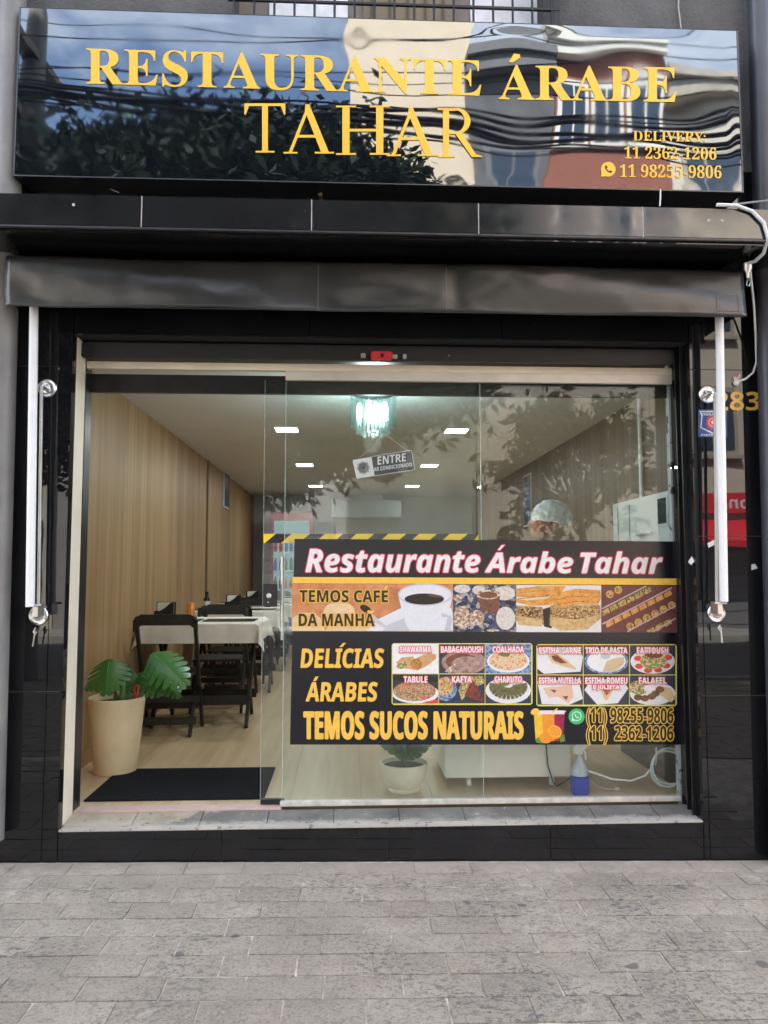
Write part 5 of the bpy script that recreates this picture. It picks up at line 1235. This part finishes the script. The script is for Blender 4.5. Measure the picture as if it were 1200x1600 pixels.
tag(MB().tube([tuple(atY(853, 1160, c0.y-0.012)), tuple(atY(856, 1195, c0.y-0.012)), tuple(atY(864, 1222, c0.y-0.012)), tuple(FL(870, 1230)+Vector((0, 0, .006))), tuple(FL(884, 1222)+Vector((0, 0, .006))), tuple(FL(896, 1214)+Vector((0, 0, .006)))], 0.0035, 8).build('hanging_cable', KCORD, smooth=True), 'black power cable hanging in front of the white chest counter', 'cable')
wc = thing('plug_cord', 'white cord with a plug lying on the floor beside the spray bottle', 'cord', tuple(FL(945, 1235)))
MB().tube([FL(925, 1222)+Vector((0, 0, .005)), FL(935, 1232)+Vector((0, 0, .005)), FL(958, 1235)+Vector((0, 0, .005))], 0.003, 8).build('cord', PLASTW, wc, smooth=True)
q = FL(962, 1235); MB().box(q.x-0.006, q.x+0.02, q.y-0.01, q.y+0.01, ZS+0.001, ZS+0.016).build('plug', PLASTW, wc, bevel=0.003)
# appliance against the right wall, on a dark base cabinet
Xa = 1.80; d = ray(1044, 766); A0 = CAM+d*((Xa-CAM.x)/d.x); d = ray(957, 800); A1 = CAM+d*((Xa-CAM.x)/d.x)
ay0 = YD+0.14; ay1 = A1.y; zt_ = A0.z
ap = thing('kitchen_appliance', 'tall white kitchen appliance with a dark rounded window behind the right pane', 'appliance', (1.9, (ay0+ay1)/2, ZS))
WAP = mat('appliance_white', (0.62, 0.66, 0.65), 0.4, vary=0.05, scale=3)
MB().box(Xa, XWR-0.03, ay0, ay1, ZS+0.84, zt_).build('body', WAP, ap, bevel=0.01)
MB().box(Xa+0.02, XWR-0.03, ay0, ay1, ZS+0.001, ZS+0.839).build('base_cabinet', mat('dark_cabinet', (0.045, 0.036, 0.028), 0.5, vary=0.3, scale=3), ap, bevel=0.004)
def ax(px, py): dd = ray(px, py); return CAM+dd*((Xa-CAM.x)/dd.x)
w0, w1 = ax(1043, 817), ax(1029, 780)
ya, yb2 = w0.y, w1.y
MB().box(Xa-0.006, Xa+0.001, ya-0.02, yb2+0.02, w0.z-0.02, w1.z+0.012).build('window_rim', mat('rim_grey', (0.6, 0.62, 0.6), 0.35), ap, bevel=0.003)
MB().box(Xa-0.009, Xa-0.0065, ya, yb2, w0.z, w1.z).build('window', mat('dark_window', (0.012, 0.03, 0.028), 0.12), ap, bevel=0.001)
h0, h1 = ax(1024, 831), ax(997, 831)
MB().box(Xa-0.03, Xa-0.018, h0.y, h1.y, h0.z-0.008, h0.z+0.008).build('handle', WHITEP, ap, bevel=0.002)
for px in (984, 966): g = ax(px, 820); MB().box(Xa-0.003, Xa+0.0005, g.y-0.004, g.y+0.004, ZS+0.86, zt_-0.03).build('door_gap', mat('gap_grey', (0.2, 0.21, 0.2), 0.6), ap)
q = onwall(1005, 700, XWR)
tag(MB().tube([(XWR-0.02, q.y, zt_+0.02), (XWR-0.02, q.y, ZC-0.001)], 0.016, 12).build('wall_conduit', WHITEP, smooth=True), 'white vertical conduit on the right wall above the appliance', 'conduit')
q = onwall(1032, 612, XWR-0.12); tag(MB().box(XWR-0.2, XWR-0.005, YD+0.22, YD+0.42, ZC-0.16, ZC-0.002).build('wall_speaker', BLACKP, bevel=0.01), 'black speaker box high in the right front corner', 'speaker')
# back of the room: counter, hood, cooler, coffee machine, glasses
STEEL = mat('steel', (0.16, 0.18, 0.18), 0.4, 0.5, 0.1, 4)
yb3 = YB-0.02
bc = thing('back_counter', 'dark service counter across the back of the room', 'counter', (0.9, YB-0.9, ZS))
MB().box(-0.2, XWR-0.05, YB-1.3, YB-0.75, ZS+0.001, ZS+0.98).build('body', mat('counter_dark', (0.05, 0.05, 0.052), 0.5), bc)
MB().box(-0.24, XWR-0.04, YB-1.34, YB-0.72, ZS+0.981, ZS+1.02).build('worktop', mat('counter_top', (0.20, 0.20, 0.20), 0.3), bc, bevel=0.004)
q0, q1 = atY(518, 808, YB-0.7), atY(627, 784, YB-0.7)
hd = thing('extractor_hood', 'pale steel extractor hood above the back counter', 'hood', ((q0.x+q1.x)/2, YB-0.5, q0.z))
MB().box(q0.x, q1.x, YB-0.7, YB-0.1, q0.z, q1.z+0.03).build('canopy', STEEL, hd, bevel=0.01); MB().box(q0.x+0.3, q1.x-0.3, YB-0.4, YB-0.1, q1.z+0.031, ZC-0.001).build('duct', STEEL, hd)
k0, k1 = atY(423, 800, YB-0.75), atY(488, 800, YB-0.75)
ck = thing('drinks_cooler', 'red framed drinks cooler full of bottles at the back', 'cooler', ((k0.x+k1.x)/2, YB-0.4, ZS))
RC = mat('red_cooler', (0.32, 0.03, 0.03), 0.35)
x0, x1, zt2 = k0.x, k1.x, k0.z
MB().box(x0, x1, YB-0.70, YB-0.05, ZS+0.001, zt2).build('cabinet', RC, ck, bevel=0.01)
MB().box(x0+0.05, x1-0.05, YB-0.712, YB-0.7005, ZS+0.25, zt2-0.14).build('interior_panel', mat_emit('cooler_glow', (0.45, 0.75, 0.75), 0.07), ck)
for s_ in range(5):
    z_ = ZS+0.30+s_*0.30
    MB().box(x0+0.05, x1-0.05, YB-0.76, YB-0.7125, z_-0.012, z_).build('shelf', WHITEP, ck)
    for b in range(7):
        x_ = x0+0.085+b*(x1-x0-0.17)/6
        mb = MB().lathe([(0.026, 0), (0.028, 0.01), (0.028, 0.12), (0.011, 0.17), (0.011, 0.20)], (x_, YB-0.735, z_+0.001), 10)
        mb.build('bottle', (mat('bottle_red', (0.5, 0.02, 0.03), 0.2), mat('bottle_blue', (0.03, 0.12, 0.45), 0.2), mat('bottle_green', (0.02, 0.15, 0.05), 0.2), mat('bottle_orange', (0.7, 0.25, 0.03), 0.2))[(s_*3+b//2) % 4], ck, smooth=True)
m0 = atY(740, 843, YB-1.1)
cm_ = thing('coffee_machine', 'dark grey coffee machine on the back counter', 'machine', (m0.x, YB-1.05, ZS+1.021))
MB().box(-0.26, 0.26, -0.22, 0.22, 0, 0.06).build('base', STEEL, cm_, world=False, bevel=0.006); MB().box(-0.26, 0.26, 0.02, 0.22, 0.061, 0.40).build('body', STEEL, cm_, world=False, bevel=0.01); MB().box(-0.26, 0.26, -0.22, 0.22, 0.30 if False else 0.401, 0.47).build('top', BLACKP, cm_, world=False, bevel=0.006)
MB().prism([(-0.21, 0.38), (-0.09, 0.38), (-0.09, 0.27), (-0.21, 0.27)][::-1], 0.015, 0.019).build('badge', PAPER, cm_, world=False)
for k in range(7):
    x_ = m0.x-0.20+k*0.066
    tag(MB().lathe([(0.02, 0), (0.03, 0.09), (0.028, 0.09), (0.018, 0.004)], (x_, YB-1.05, ZS+1.021+0.4705), 12, cap1=False).build('drinking_glass', CLEAR, smooth=True), 'clear drinking glass upright on top of the coffee machine', 'glass', 'glasses on the coffee machine')

# ------------------------------------------------------------------ the person in the hair net
def eval_mesh(o):
    bpy.context.view_layer.update()
    ev = o.evaluated_get(bpy.context.evaluated_depsgraph_get()); me = bpy.data.meshes.new_from_object(ev); return me
def skin_mesh(verts, edges, radii, root=0, sub=2):
    me = bpy.data.meshes.new('figure'); me.from_pydata(verts, edges, []); o = bpy.data.objects.new('figure', me); COL.objects.link(o)
    bm = bmesh.new(); bm.from_mesh(me); lay_ = bm.verts.layers.skin.verify()
    for i, v_ in enumerate(bm.verts):
        v_[lay_].radius = radii[i] if isinstance(radii[i], tuple) else (radii[i], radii[i]); v_[lay_].use_root = (i == root)
    bm.to_mesh(me); bm.free()
    mo = o.modifiers.new('skin', 'SKIN'); mo.use_smooth_shade = True
    ms = o.modifiers.new('sub', 'SUBSURF'); ms.levels = sub; ms.render_levels = sub
    out = eval_mesh(o); bpy.data.objects.remove(o); return out
def head_sphere():
    mb = MB(); rows = []; C = Vector((0.04, 0, 1.555)); n1, n2 = 40, 32
    for i in range(1, n2):
        th = math.pi*i/n2; row = []
        for j in range(n1):
            ph_ = 2*math.pi*j/n1; dx, dy, dz = math.sin(th)*math.cos(ph_), math.sin(th)*math.sin(ph_), -math.cos(th)
            x = dx*(0.092 if dx > 0 else 0.105); y = dy*0.077; z = dz*(0.112 if dz > 0 else 0.118)
            if dz < 0:
                k = (-dz)**1.2; y *= 1-0.32*k
                if dx < 0: x *= 1-0.62*k
                else: x = x*(1-0.10*k)+0.045*k
            if dx > 0.15:
                x += 0.027*math.exp(-(y/0.013)**2-((z+0.022)/0.020)**2)+0.012*math.exp(-(y/0.010)**2-((z-0.004)/0.026)**2)
                x += 0.006*math.exp(-(y/0.05)**2-((z-0.034)/0.012)**2)
                for s in (-1, 1): x -= 0.011*math.exp(-((y-s*0.031)/0.016)**2-((z-0.012)/0.013)**2)
                x += 0.008*math.exp(-(y/0.022)**2-((z+0.060)/0.007)**2)+0.007*math.exp(-(y/0.020)**2-((z+0.074)/0.007)**2)-0.006*math.exp(-(y/0.02)**2-((z+0.067)/0.003)**2)
                x += 0.010*math.exp(-(y/0.02)**2-((z+0.100)/0.014)**2)
            row.append(C+Vector((x, y, z)))
        rows.append(row)
    n0 = mb.quadgrid(rows, closed_u=True); mb.face(tuple(n0+k for k in reversed(range(n1)))); e = n0+(n2-2)*n1; mb.face(tuple(e+k for k in range(n1)))
    return mb
SKIN = mat('skin', (0.46, 0.215, 0.125), 0.5, vary=0.08, scale=25); SHIRT = mat('black_shirt', (0.018, 0.018, 0.019), 0.85, vary=0.2, scale=20); TROU = mat('dark_trousers', (0.03, 0.032, 0.04), 0.85); SHOE = mat('dark_shoes', (0.03, 0.028, 0.026), 0.5); HAIR = mat('dark_hair', (0.022, 0.016, 0.012), 0.6, vary=0.4, scale=60)
V = [(0, 0, .93), (0, 0, 1.06), (0.005, 0, 1.24), (-0.015, 0, 1.37), (0.0, 0, 1.44), (0.03, 0, 1.50)]; Ed = [(0, 1), (1, 2), (2, 3), (3, 4), (4, 5)]; Rd = [(.10, .15), (.095, .135), (.11, .155), (.080, .09), .064, .060]
def add(p, par, r): V.append(p); Ed.append((par, len(V)-1)); Rd.append(r); return len(V)-1
for s in (-1, 1):
    k = add((-0.01, s*.165, 1.345), 3, .058); k = add((0.03, s*.215, 1.19), k, .046); k = add((0.07, s*.225, 1.07), k, .040); k = add((0.19, s*.19, 1.02), k, .036); k = add((0.30, s*.14, 0.985), k, .026)
    h = add((0, s*.09, .86), 0, .088); h = add((0.01, s*.10, .68), h, .075); h = add((0.015, s*.10, .48), h, .056); h = add((-0.01, s*.10, .28), h, .052); h = add((-0.02, s*.10, .09), h, .040); h = add((0.06, s*.11, .045), h, .040); h = add((0.17, s*.12, .035), h, .032)
    # hand: palm and five fingers
    pw = add((0.345, s*.128, .975), k, (.016, .036)); pk = add((0.385, s*.118, .965), pw, (.013, .036))
    for j, (ln, off) in enumerate(((.060, -.030), (.072, -.010), (.068, .011), (.052, .030))):
        f0 = add((0.405, s*.115+off, .962), pk, .0085); f1 = add((0.405+ln*.55, s*.112+off*1.05, .957), f0, .0080); add((0.405+ln*.92, s*.110+off*1.05, .935), f1, .0070)
    t0_ = add((0.352, s*.128-s*.042, .965), pw, .0105); t1_ = add((0.385, s*.128-s*.062, .955), t0_, .0088); add((0.412, s*.128-s*.068, .945), t1_, .0075)
body = skin_mesh(V, Ed, Rd)
hm = head_sphere()
for s in (-1, 1):   # ears
    rows = []; 
    for i in range(1, 10):
        th = math.pi*i/10; rows.append([Vector((0.025+0.019*math.sin(th)*math.cos(2*math.pi*j/12)-0.006*math.cos(th), s*(0.077+0.010*math.sin(th)*math.sin(2*math.pi*j/12)), 1.548-0.033*math.cos(th))) for j in range(12)])
    n0 = hm.quadgrid(rows if s > 0 else [list(reversed(r)) for r in rows], closed_u=True); hm.face(tuple(n0+k for k in reversed(range(12)))); hm.face(tuple(n0+8*12+k for k in range(12)))
bm = bmesh.new(); bm.from_mesh(body)
hme = bpy.data.meshes.new('head'); hme.from_pydata([tuple(p) for p in hm.v], [], hm.f); bm.from_mesh(hme)
bme = bpy.data.meshes.new('body'); bm.to_mesh(bme); bm.free()
bo_ = bpy.data.objects.new('body', bme); COL.objects.link(bo_)
rm = bo_.modifiers.new('join', 'REMESH'); rm.mode = 'VOXEL'; rm.voxel_size = 0.0055; rm.use_smooth_shade = True
sm = bo_.modifiers.new('soften', 'SMOOTH'); sm.factor = 0.5; sm.iterations = 3
fin = eval_mesh(bo_); bpy.data.objects.remove(bo_)
fin.materials.clear()
for m_ in (SKIN, SHIRT, TROU, SHOE): fin.materials.append(m_)
for p in fin.polygons:
    c = p.center; z, x, y = c.z, c.x, abs(c.y)
    if z < 0.085: i = 3
    elif z < 0.93 and x < 0.25: i = 2
    elif z < 1.395+0.15*max(0, -x)-0.25*max(0, x) and not (y > 0.14 and z < 1.13 and x > -0.05 and (y > 0.17 or x > 0.13)) and x < 0.2: i = 1
    else: i = 0
    p.material_index = i; p.use_smooth = True
pd = 5.28; pyy = pd-CAMD; hp_ = atY(852, 803.5, pyy)
per = thing('person', 'person in a white hair net and black top seen from the side behind the poster', 'person', (hp_.x+0.04, pyy, ZS+0.001), math.pi-0.16)
psc = (hp_.z-ZS)/1.60
per.scale = (psc,)*3
ob = bpy.data.objects.new('body', fin); COL.objects.link(ob); ob.parent = per
def cap(name, m_, c, r, lo_, extra=0.0, wr=0.0, nz=26, nn=48, seed=1.0):
    mb = MB(); rows = []
    for i in range(nz+1):
        t = i/nz; row = []
        for j in range(nn):
            a = 2*math.pi*j/nn; lo2 = lo_(math.cos(a)); th = t*(math.pi/2+math.asin(max(-1, min(1, -lo2))))*0.999+0.001
            k = 1+wr*mnoise.noise(Vector((math.cos(a)*4*math.sin(th), math.sin(a)*4*math.sin(th), th*2+seed)))+wr*0.6*math.sin(a*17+th*3)*t*t
            row.append(Vector(c)+Vector((math.sin(th)*math.cos(a)*r[0]*k, math.sin(th)*math.sin(a)*r[1]*k, math.cos(th)*r[2]*k)))
        rows.append(list(reversed(row)))
    mb.quadgrid(rows, closed_u=True); return mb.build(name, m_, per, world=False, smooth=True)
cap('hair', HAIR, (0.022, 0, 1.560), (0.104, 0.084, 0.120), lambda c_: 0.42 if c_ > 0.45 else 0.02)
def mat_net():
    m = bpy.data.materials.new('hair_net'); m.use_nodes = True; n = m.node_tree; n.nodes.clear()
    o = n.nodes.new('ShaderNodeOutputMaterial'); t_ = n.nodes.new('ShaderNodeBsdfTransparent'); d_ = n.nodes.new('ShaderNodeBsdfDiffuse'); d_.inputs[0].default_value = (0.86, 0.88, 0.88, 1)
    x_ = n.nodes.new('ShaderNodeMixShader'); v = posvec(n)
    n.links.new(ramp(n, noise(n, v, 28, 5), [(0.35, (0.58,)*3), (0.7, (0.94,)*3)]), x_.inputs[0]); n.links.new(t_.outputs[0], x_.inputs[1]); n.links.new(d_.outputs[0], x_.inputs[2]); n.links.new(x_.outputs[0], o.inputs[0]); return m
NET = mat_net()
net = cap('hair_net', NET, (-0.006, 0, 1.578), (0.142, 0.115, 0.124), lambda c_: -0.30+0.16*c_, wr=0.05, seed=3.3)
rim = []
for j in range(49):
    a = 2*math.pi*j/48; th = math.pi/2+math.asin(0.30-0.16*math.cos(a)); rim.append((-0.006+math.sin(th)*math.cos(a)*0.141, math.sin(th)*math.sin(a)*0.114, 1.578+math.cos(th)*0.124+0.003*math.sin(a*9)))
MB().tube(rim, 0.0045, 6, caps=False).build('elastic', PAPER, net, world=False, smooth=True)
for s in (-1, 1):
    MB().lathe([(0.002, -0.010), (0.009, -0.006), (0.0115, 0.0), (0.009, 0.006), (0.002, 0.010)], (0.04+0.0735, s*0.031, 1.566), 12).build('eye', mat('eye_dark', (0.06, 0.045, 0.04), 0.2), per, world=False, smooth=True)

# ------------------------------------------------------------------ across the street: what the sign and the glass mirror
YO = -15.0
BEIGE = mat('beige_render', (0.70, 0.58, 0.43), 0.85, vary=0.06, scale=1.2); GREYR = mat('grey_render', (0.33, 0.32, 0.31), 0.85, vary=0.12, scale=1.5); BEIGE2 = mat('pale_stone', (0.62, 0.56, 0.47), 0.85, vary=0.1, scale=1.5); WHT = mat('white_trim', (0.76, 0.73, 0.66), 0.8, vary=0.05)
def mat_brick():
    m, n, b = nodes('red_brick'); t_ = n.nodes.new('ShaderNodeTexBrick'); n.links.new(posvec(n, (4, 4, 4)), t_.inputs['Vector'])
    g = n.nodes.new('ShaderNodeNewGeometry'); sp_ = n.nodes.new('ShaderNodeSeparateXYZ'); cb2 = n.nodes.new('ShaderNodeCombineXYZ')
    n.links.new(g.outputs['Position'], sp_.inputs[0]); n.links.new(sp_.outputs[0], cb2.inputs[0]); n.links.new(sp_.outputs[2], cb2.inputs[1])
    n.links.new(cb2.outputs[0], t_.inputs['Vector']); t_.inputs['Scale'].default_value = 4.5
    t_.inputs['Color1'].default_value = (0.30, 0.085, 0.05, 1); t_.inputs['Color2'].default_value = (0.24, 0.065, 0.04, 1); t_.inputs['Mortar'].default_value = (0.33, 0.22, 0.17, 1)
    n.links.new(t_.outputs[0], b.inputs['Base Color']); b.inputs['Roughness'].default_value = 0.9; return m
BRICK = mat_brick(); PANE = mat('street_pane', (0.04, 0.06, 0.09), 0.08); SHUT = mat('grey_shutter', (0.20, 0.20, 0.21), 0.5)
def opp(lab, x0, x1, h, m_, rows, cols, depth=8, trim=WHT, cornice=0.25, y=YO, ww_=1.0, wh=1.5, first=4.4, pitch=3.1):
    b = thing('street_building', lab, 'building', ((x0+x1)/2, y, 0))
    MB().box(x0, x1, y-depth, y, -0.3, h).build('wall', m_, b)
    if cornice: MB().box(x0-0.06, x1+0.06, y-0.01, y+0.30, h-0.45, h-0.10).box(x0-0.10, x1+0.10, y-0.3, y+0.42, h-0.10, h+0.12).build('cornice', trim, b)
    for r in range(rows):
        for c in range(cols):
            cx_ = x0+(x1-x0)*(c+0.5)/cols; z_ = first+r*pitch
            if z_+wh > h-0.5: continue
            w_ = MB().box(cx_-ww_/2-.12, cx_+ww_/2+.12, y, y+0.07, z_-.14, z_+wh+.14).build('window', trim, b)
            MB().box(cx_-ww_/2, cx_-.03, y+0.0705, y+0.085, z_, z_+wh).build('pane', PANE, w_); MB().box(cx_+.03, cx_+ww_/2, y+0.0705, y+0.085, z_, z_+wh).build('pane', PANE, w_)
            MB().box(cx_-ww_/2-.2, cx_+ww_/2+.2, y, y+0.16, z_-.24, z_-.145).build('sill', trim, w_)
    n_ = max(1, int((x1-x0)/3.2))
    for c in range(n_):
        a = x0+(x1-x0)*c/n_+0.3; e = x0+(x1-x0)*(c+1)/n_-0.3
        sh_ = MB().box(a, e, y, y+0.05, 0, 2.6).build('shutter', SHUT, b)
        for k in range(8): MB().box(a, e, y+0.0505, y+0.07, 0.1+k*0.31, 0.34+k*0.31).build('slat', SHUT, sh_)
    return b
xa = mirY(545, 160, YSIGN, YO).x; xb = mirY(745, 160, YSIGN, YO).x; xc = mirY(850, 160, YSIGN, YO).x; xd = mirY(1045, 160, YSIGN, YO).x
hbr = mirY(950, 78, YSIGN, YO).z
opp('tall beige rendered block across the street mirrored in the sign', xa, xb, 24, BEIGE, 0, 2, 9, cornice=0, ww_=0.9)
opp('narrow dark grey house across the street between the beige and the brick house', xb+0.02, xc-0.02, mirY(800, 100, YSIGN, YO).z, mat('dark_render', (0.13, 0.13, 0.135), 0.85, vary=0.2, scale=2), 3, 1, 7, trim=mat('grey_trim', (0.17, 0.17, 0.175), 0.8))
opp('red brick house with white cornice and windows across the street', xc, xd, hbr, BRICK, 3, 3, 8, cornice=0.3, ww_=0.75, wh=1.3, first=hbr-8.6, pitch=3.1)
opp('pale stone house across the street right of the brick house', xd+0.02, xd+8, mirY(1100, 140, YSIGN, YO).z, BEIGE2, 3, 4, 8, trim=mat('stone_trim', (0.42, 0.38, 0.32), 0.8))
opp('low grey house across the street behind the tall street tree', xa-7, xa-0.02, 6.6, GREYR, 1, 4, 8)
opp('low cream house across the street left of the grey house', xa-17, xa-7.02, 7.4, BEIGE2, 1, 5, 8)
opp('low white house far right across the street', xd+8.02, xd+22, 8.5, WHT, 2, 6, 8)
opp('low beige house far left across the street', xa-32, xa-17.02, 8.0, BEIGE, 2, 7, 8)
tag(MB().box(xa+0.01, xb-0.01, YO+0.09, YO+0.2, 0.0, 9.6).build('reflection_sheet', mat('olive_sheet', (0.13, 0.13, 0.11), 0.9, vary=0.25, scale=1.2)), 'added dark olive sheet dulling the reflection of the tall beige block across the street', 'facade')  # sheet added to darken what the middle pane mirrors
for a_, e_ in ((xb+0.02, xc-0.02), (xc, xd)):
    tag(MB().box(a_+0.01, e_-0.01, YO+0.09, YO+0.26, 0.0, 7.4).build('reflection_sheet', mat('taupe_sheet', (0.34, 0.315, 0.265), 0.9, vary=0.12, scale=1.2)), 'added pale sheet across the street brightening the glass reflection, %s' % ('narrow' if a_ < xc else 'wide, below the brick'), 'facade')  # sheets added so the right pane mirrors a brighter front
r0, r1 = mirY(1086, 800, 0, YO+0.2), mirY(1176, 770, 0, YO+0.2)
rs = thing('red_shop_sign', 'red shop sign across the street mirrored in the right pillar', 'sign', (r0.x, YO+0.2, r0.z))
MB().box(r0.x-0.4, r1.x+1.6, YO+0.10, YO+0.22, r0.z, r1.z).build('panel', RPR, rs)
v, f = text_mesh(sansb('cion')); mnx = min(p[0] for p in v); mxx = max(p[0] for p in v); mxy = max(p[1] for p in v)
m = MB(); wq = (r1.z-r0.z)*0.62
m.v = [(r1.x+0.15-(p[0]-mnx)/mxy*wq, YO+0.224, r0.z+0.1+p[1]/mxy*wq) for p in v]
for q in f: m.face(tuple(reversed(q)))
m.build('lettering', WPR, rs)
m = MB(); m.prism([(r0.x-0.4, r0.z-0.9), (r1.x+1.6, r0.z-0.9), (r1.x+1.6, r0.z-0.75), (r0.x-0.4, r0.z-0.75)], YO+1.0, YO+1.05); m.v += [(r0.x-0.4, YO+0.1, r0.z-0.15), (r1.x+1.6, YO+0.1, r0.z-0.15), (r1.x+1.6, YO+1.03, r0.z-0.75), (r0.x-0.4, YO+1.03, r0.z-0.75)]; k = len(m.v)-4; m.face((k, k+1, k+2, k+3)); m.build('canopy', RPR, rs)
# trees
def tree(lab, base, h_trunk, crown_c, crown_r, nclump, nleaf, lsize, lm, seed, trunk_r=0.17):
    rnd = random.Random(seed); t_ = thing('street_tree', lab, 'tree', base)
    base = Vector(base); cc = Vector(crown_c); cr_ = Vector(crown_r); tr_ = MB()
    top = Vector((base.x+(cc.x-base.x)*0.3, base.y+(cc.y-base.y)*0.3, h_trunk))
    tr_.tube([base, base+Vector((0.03, 0.02, h_trunk*0.4)), top, Vector((cc.x, cc.y, cc.z+cr_.z*0.3))], [trunk_r*1.25, trunk_r, trunk_r*0.8, trunk_r*0.25], 12)
    clumps = []
    for k in range(nclump):
        while True:
            p = Vector((rnd.uniform(-1, 1), rnd.uniform(-1, 1), rnd.uniform(-1, 1)**1 if rnd.random() < 0.5 else rnd.uniform(0, 1)))
            if 0.15 < p.length < 1: break
        clumps.append(cc+Vector((p.x*cr_.x, p.y*cr_.y, p.z*cr_.z)))
    for c in clumps[::max(1, nclump//22)]:
        mid = (top+c)/2+Vector((0, 0, 0.25)); tr_.tube([top+(c-top)*0.02, mid, c], [trunk_r*0.38, trunk_r*0.2, trunk_r*0.06], 7)
    tr_.build('trunk', BARK, t_, smooth=True)
    lv = MB(); vs, fs = lv.v, lv.f
    for c in clumps:
        rad = rnd.uniform(0.7, 1.25)*min(cr_)*0.24
        for k in range(nleaf):
            g = Vector((rnd.gauss(0, 1), rnd.gauss(0, 1), rnd.gauss(0, .7))); p = c+g*rad*0.62
            d1 = Vector((rnd.uniform(-1, 1), rnd.uniform(-1, 1), rnd.uniform(-1.1, 0.3))).normalized(); d2 = d1.cross(Vector((rnd.uniform(-1, 1), rnd.uniform(-1, 1), rnd.uniform(-1, 1)))).normalized()
            L = lsize*rnd.uniform(.7, 1.3); W = L*0.38; n = len(vs)
            vs += [tuple(p), tuple(p+d1*L*.5+d2*W*.5), tuple(p+d1*L), tuple(p+d1*L*.5-d2*W*.5)]; fs.append((n, n+1, n+2, n+3)); lv.m.append(0)
    lv.build('crown', lm, t_)
tb = mirY(300, 290, YSIGN, -6.9)
tree('tall dark green street tree behind the photographer mirrored in the sign', (tb.x-0.2, -5.95, -0.1), 2.4, (mirY(345, 290, YSIGN, -6.9).x, -6.9, 4.9), (3.9, 1.9, 2.45), 620, 210, 0.20, LEAFA, 3, 0.2)
t2_ = mirY(890, 745, YD, -6.3)
tree('small street tree with broad leaves mirrored in the right pane', (t2_.x+0.1, -6.0, -0.1), t2_.z-0.6, (t2_.x, -6.1, t2_.z), (1.35, 0.9, 1.2), 64, 42, 0.20, LEAFB, 5, 0.06)
# utility pole and overhead cables
POLE = mat('concrete_pole', (0.30, 0.29, 0.27), 0.9)
px_ = mirY(52, 200, YSIGN, -6.0).x
up_ = thing('utility_pole', 'concrete utility pole with transformer by the kerb mirrored in the sign', 'utility pole', (px_, -6.0, -0.1))
MB().tube([(px_, -6.0, -0.1), (px_, -6.0, 8.6)], [0.15, 0.10], 16).build('pole', POLE, up_, smooth=True)
for z_ in (7.0, 7.8): MB().box(px_-0.08, px_+0.08, -6.9, -5.1, z_, z_+0.1).build('crossarm', BARM, up_)
MB().lathe([(0.22, 0), (0.24, 0.05), (0.24, 0.65), (0.18, 0.75)], (px_+0.38, -6.0, 5.9), 18).build('transformer', mat('transformer_grey', (0.22, 0.23, 0.24), 0.5), up_, smooth=True)
for k, (zz_, y_) in enumerate(((7.1, -5.3), (7.1, -6.7), (7.9, -5.3), (7.9, -6.7))): MB().lathe([(0.03, 0), (0.05, 0.03), (0.03, 0.06), (0.05, 0.09), (0.02, 0.14)], (px_, y_, zz_+0.001), 10).build('insulator', mat('insulator', (0.25, 0.2, 0.17), 0.3), up_, smooth=True)
CABL = mat('cable_black', (0.012, 0.012, 0.013), 0.6)
rnd = random.Random(11)
spec = [(112, 95, .008), (60, 40, .008), (128, 175, .012), (135, 190, .02), (139, 205, .025), (143, 215, .03), (147, 224, .022), (150, 235, .02), (120, 150, .008), (104, 128, .007), (154, 246, .016), (30, 75, .007), (160, 258, .012), (133, 183, .010)]
for k, (pl0, pr0, r_) in enumerate(spec):
    y_ = -5.4-0.07*k if k % 2 else -5.2-0.05*k
    A = mirY(40, pl0, YSIGN, y_); Bq = mirY(1140, pr0, YSIGN, y_); pts = []
    sag = rnd.uniform(0.05, 0.25)
    for i in range(-8, 33):
        u = i/24; p = A+(Bq-A)*u; pts.append((p.x, y_+0.03*math.sin(i*.7+k), p.z+sag*4*u*(u-1)*0.6+0.02*math.sin(i*1.1+k*2)))
    tag(MB().tube(pts, r_, 6, caps=False).build('overhead_cable', CABL, smooth=True), ('thick' if r_ >= 0.016 else 'thin')+' black overhead cable along the street mirrored in the sign', 'cable', ('thick' if r_ >= 0.016 else 'thin')+' overhead cables along the street')
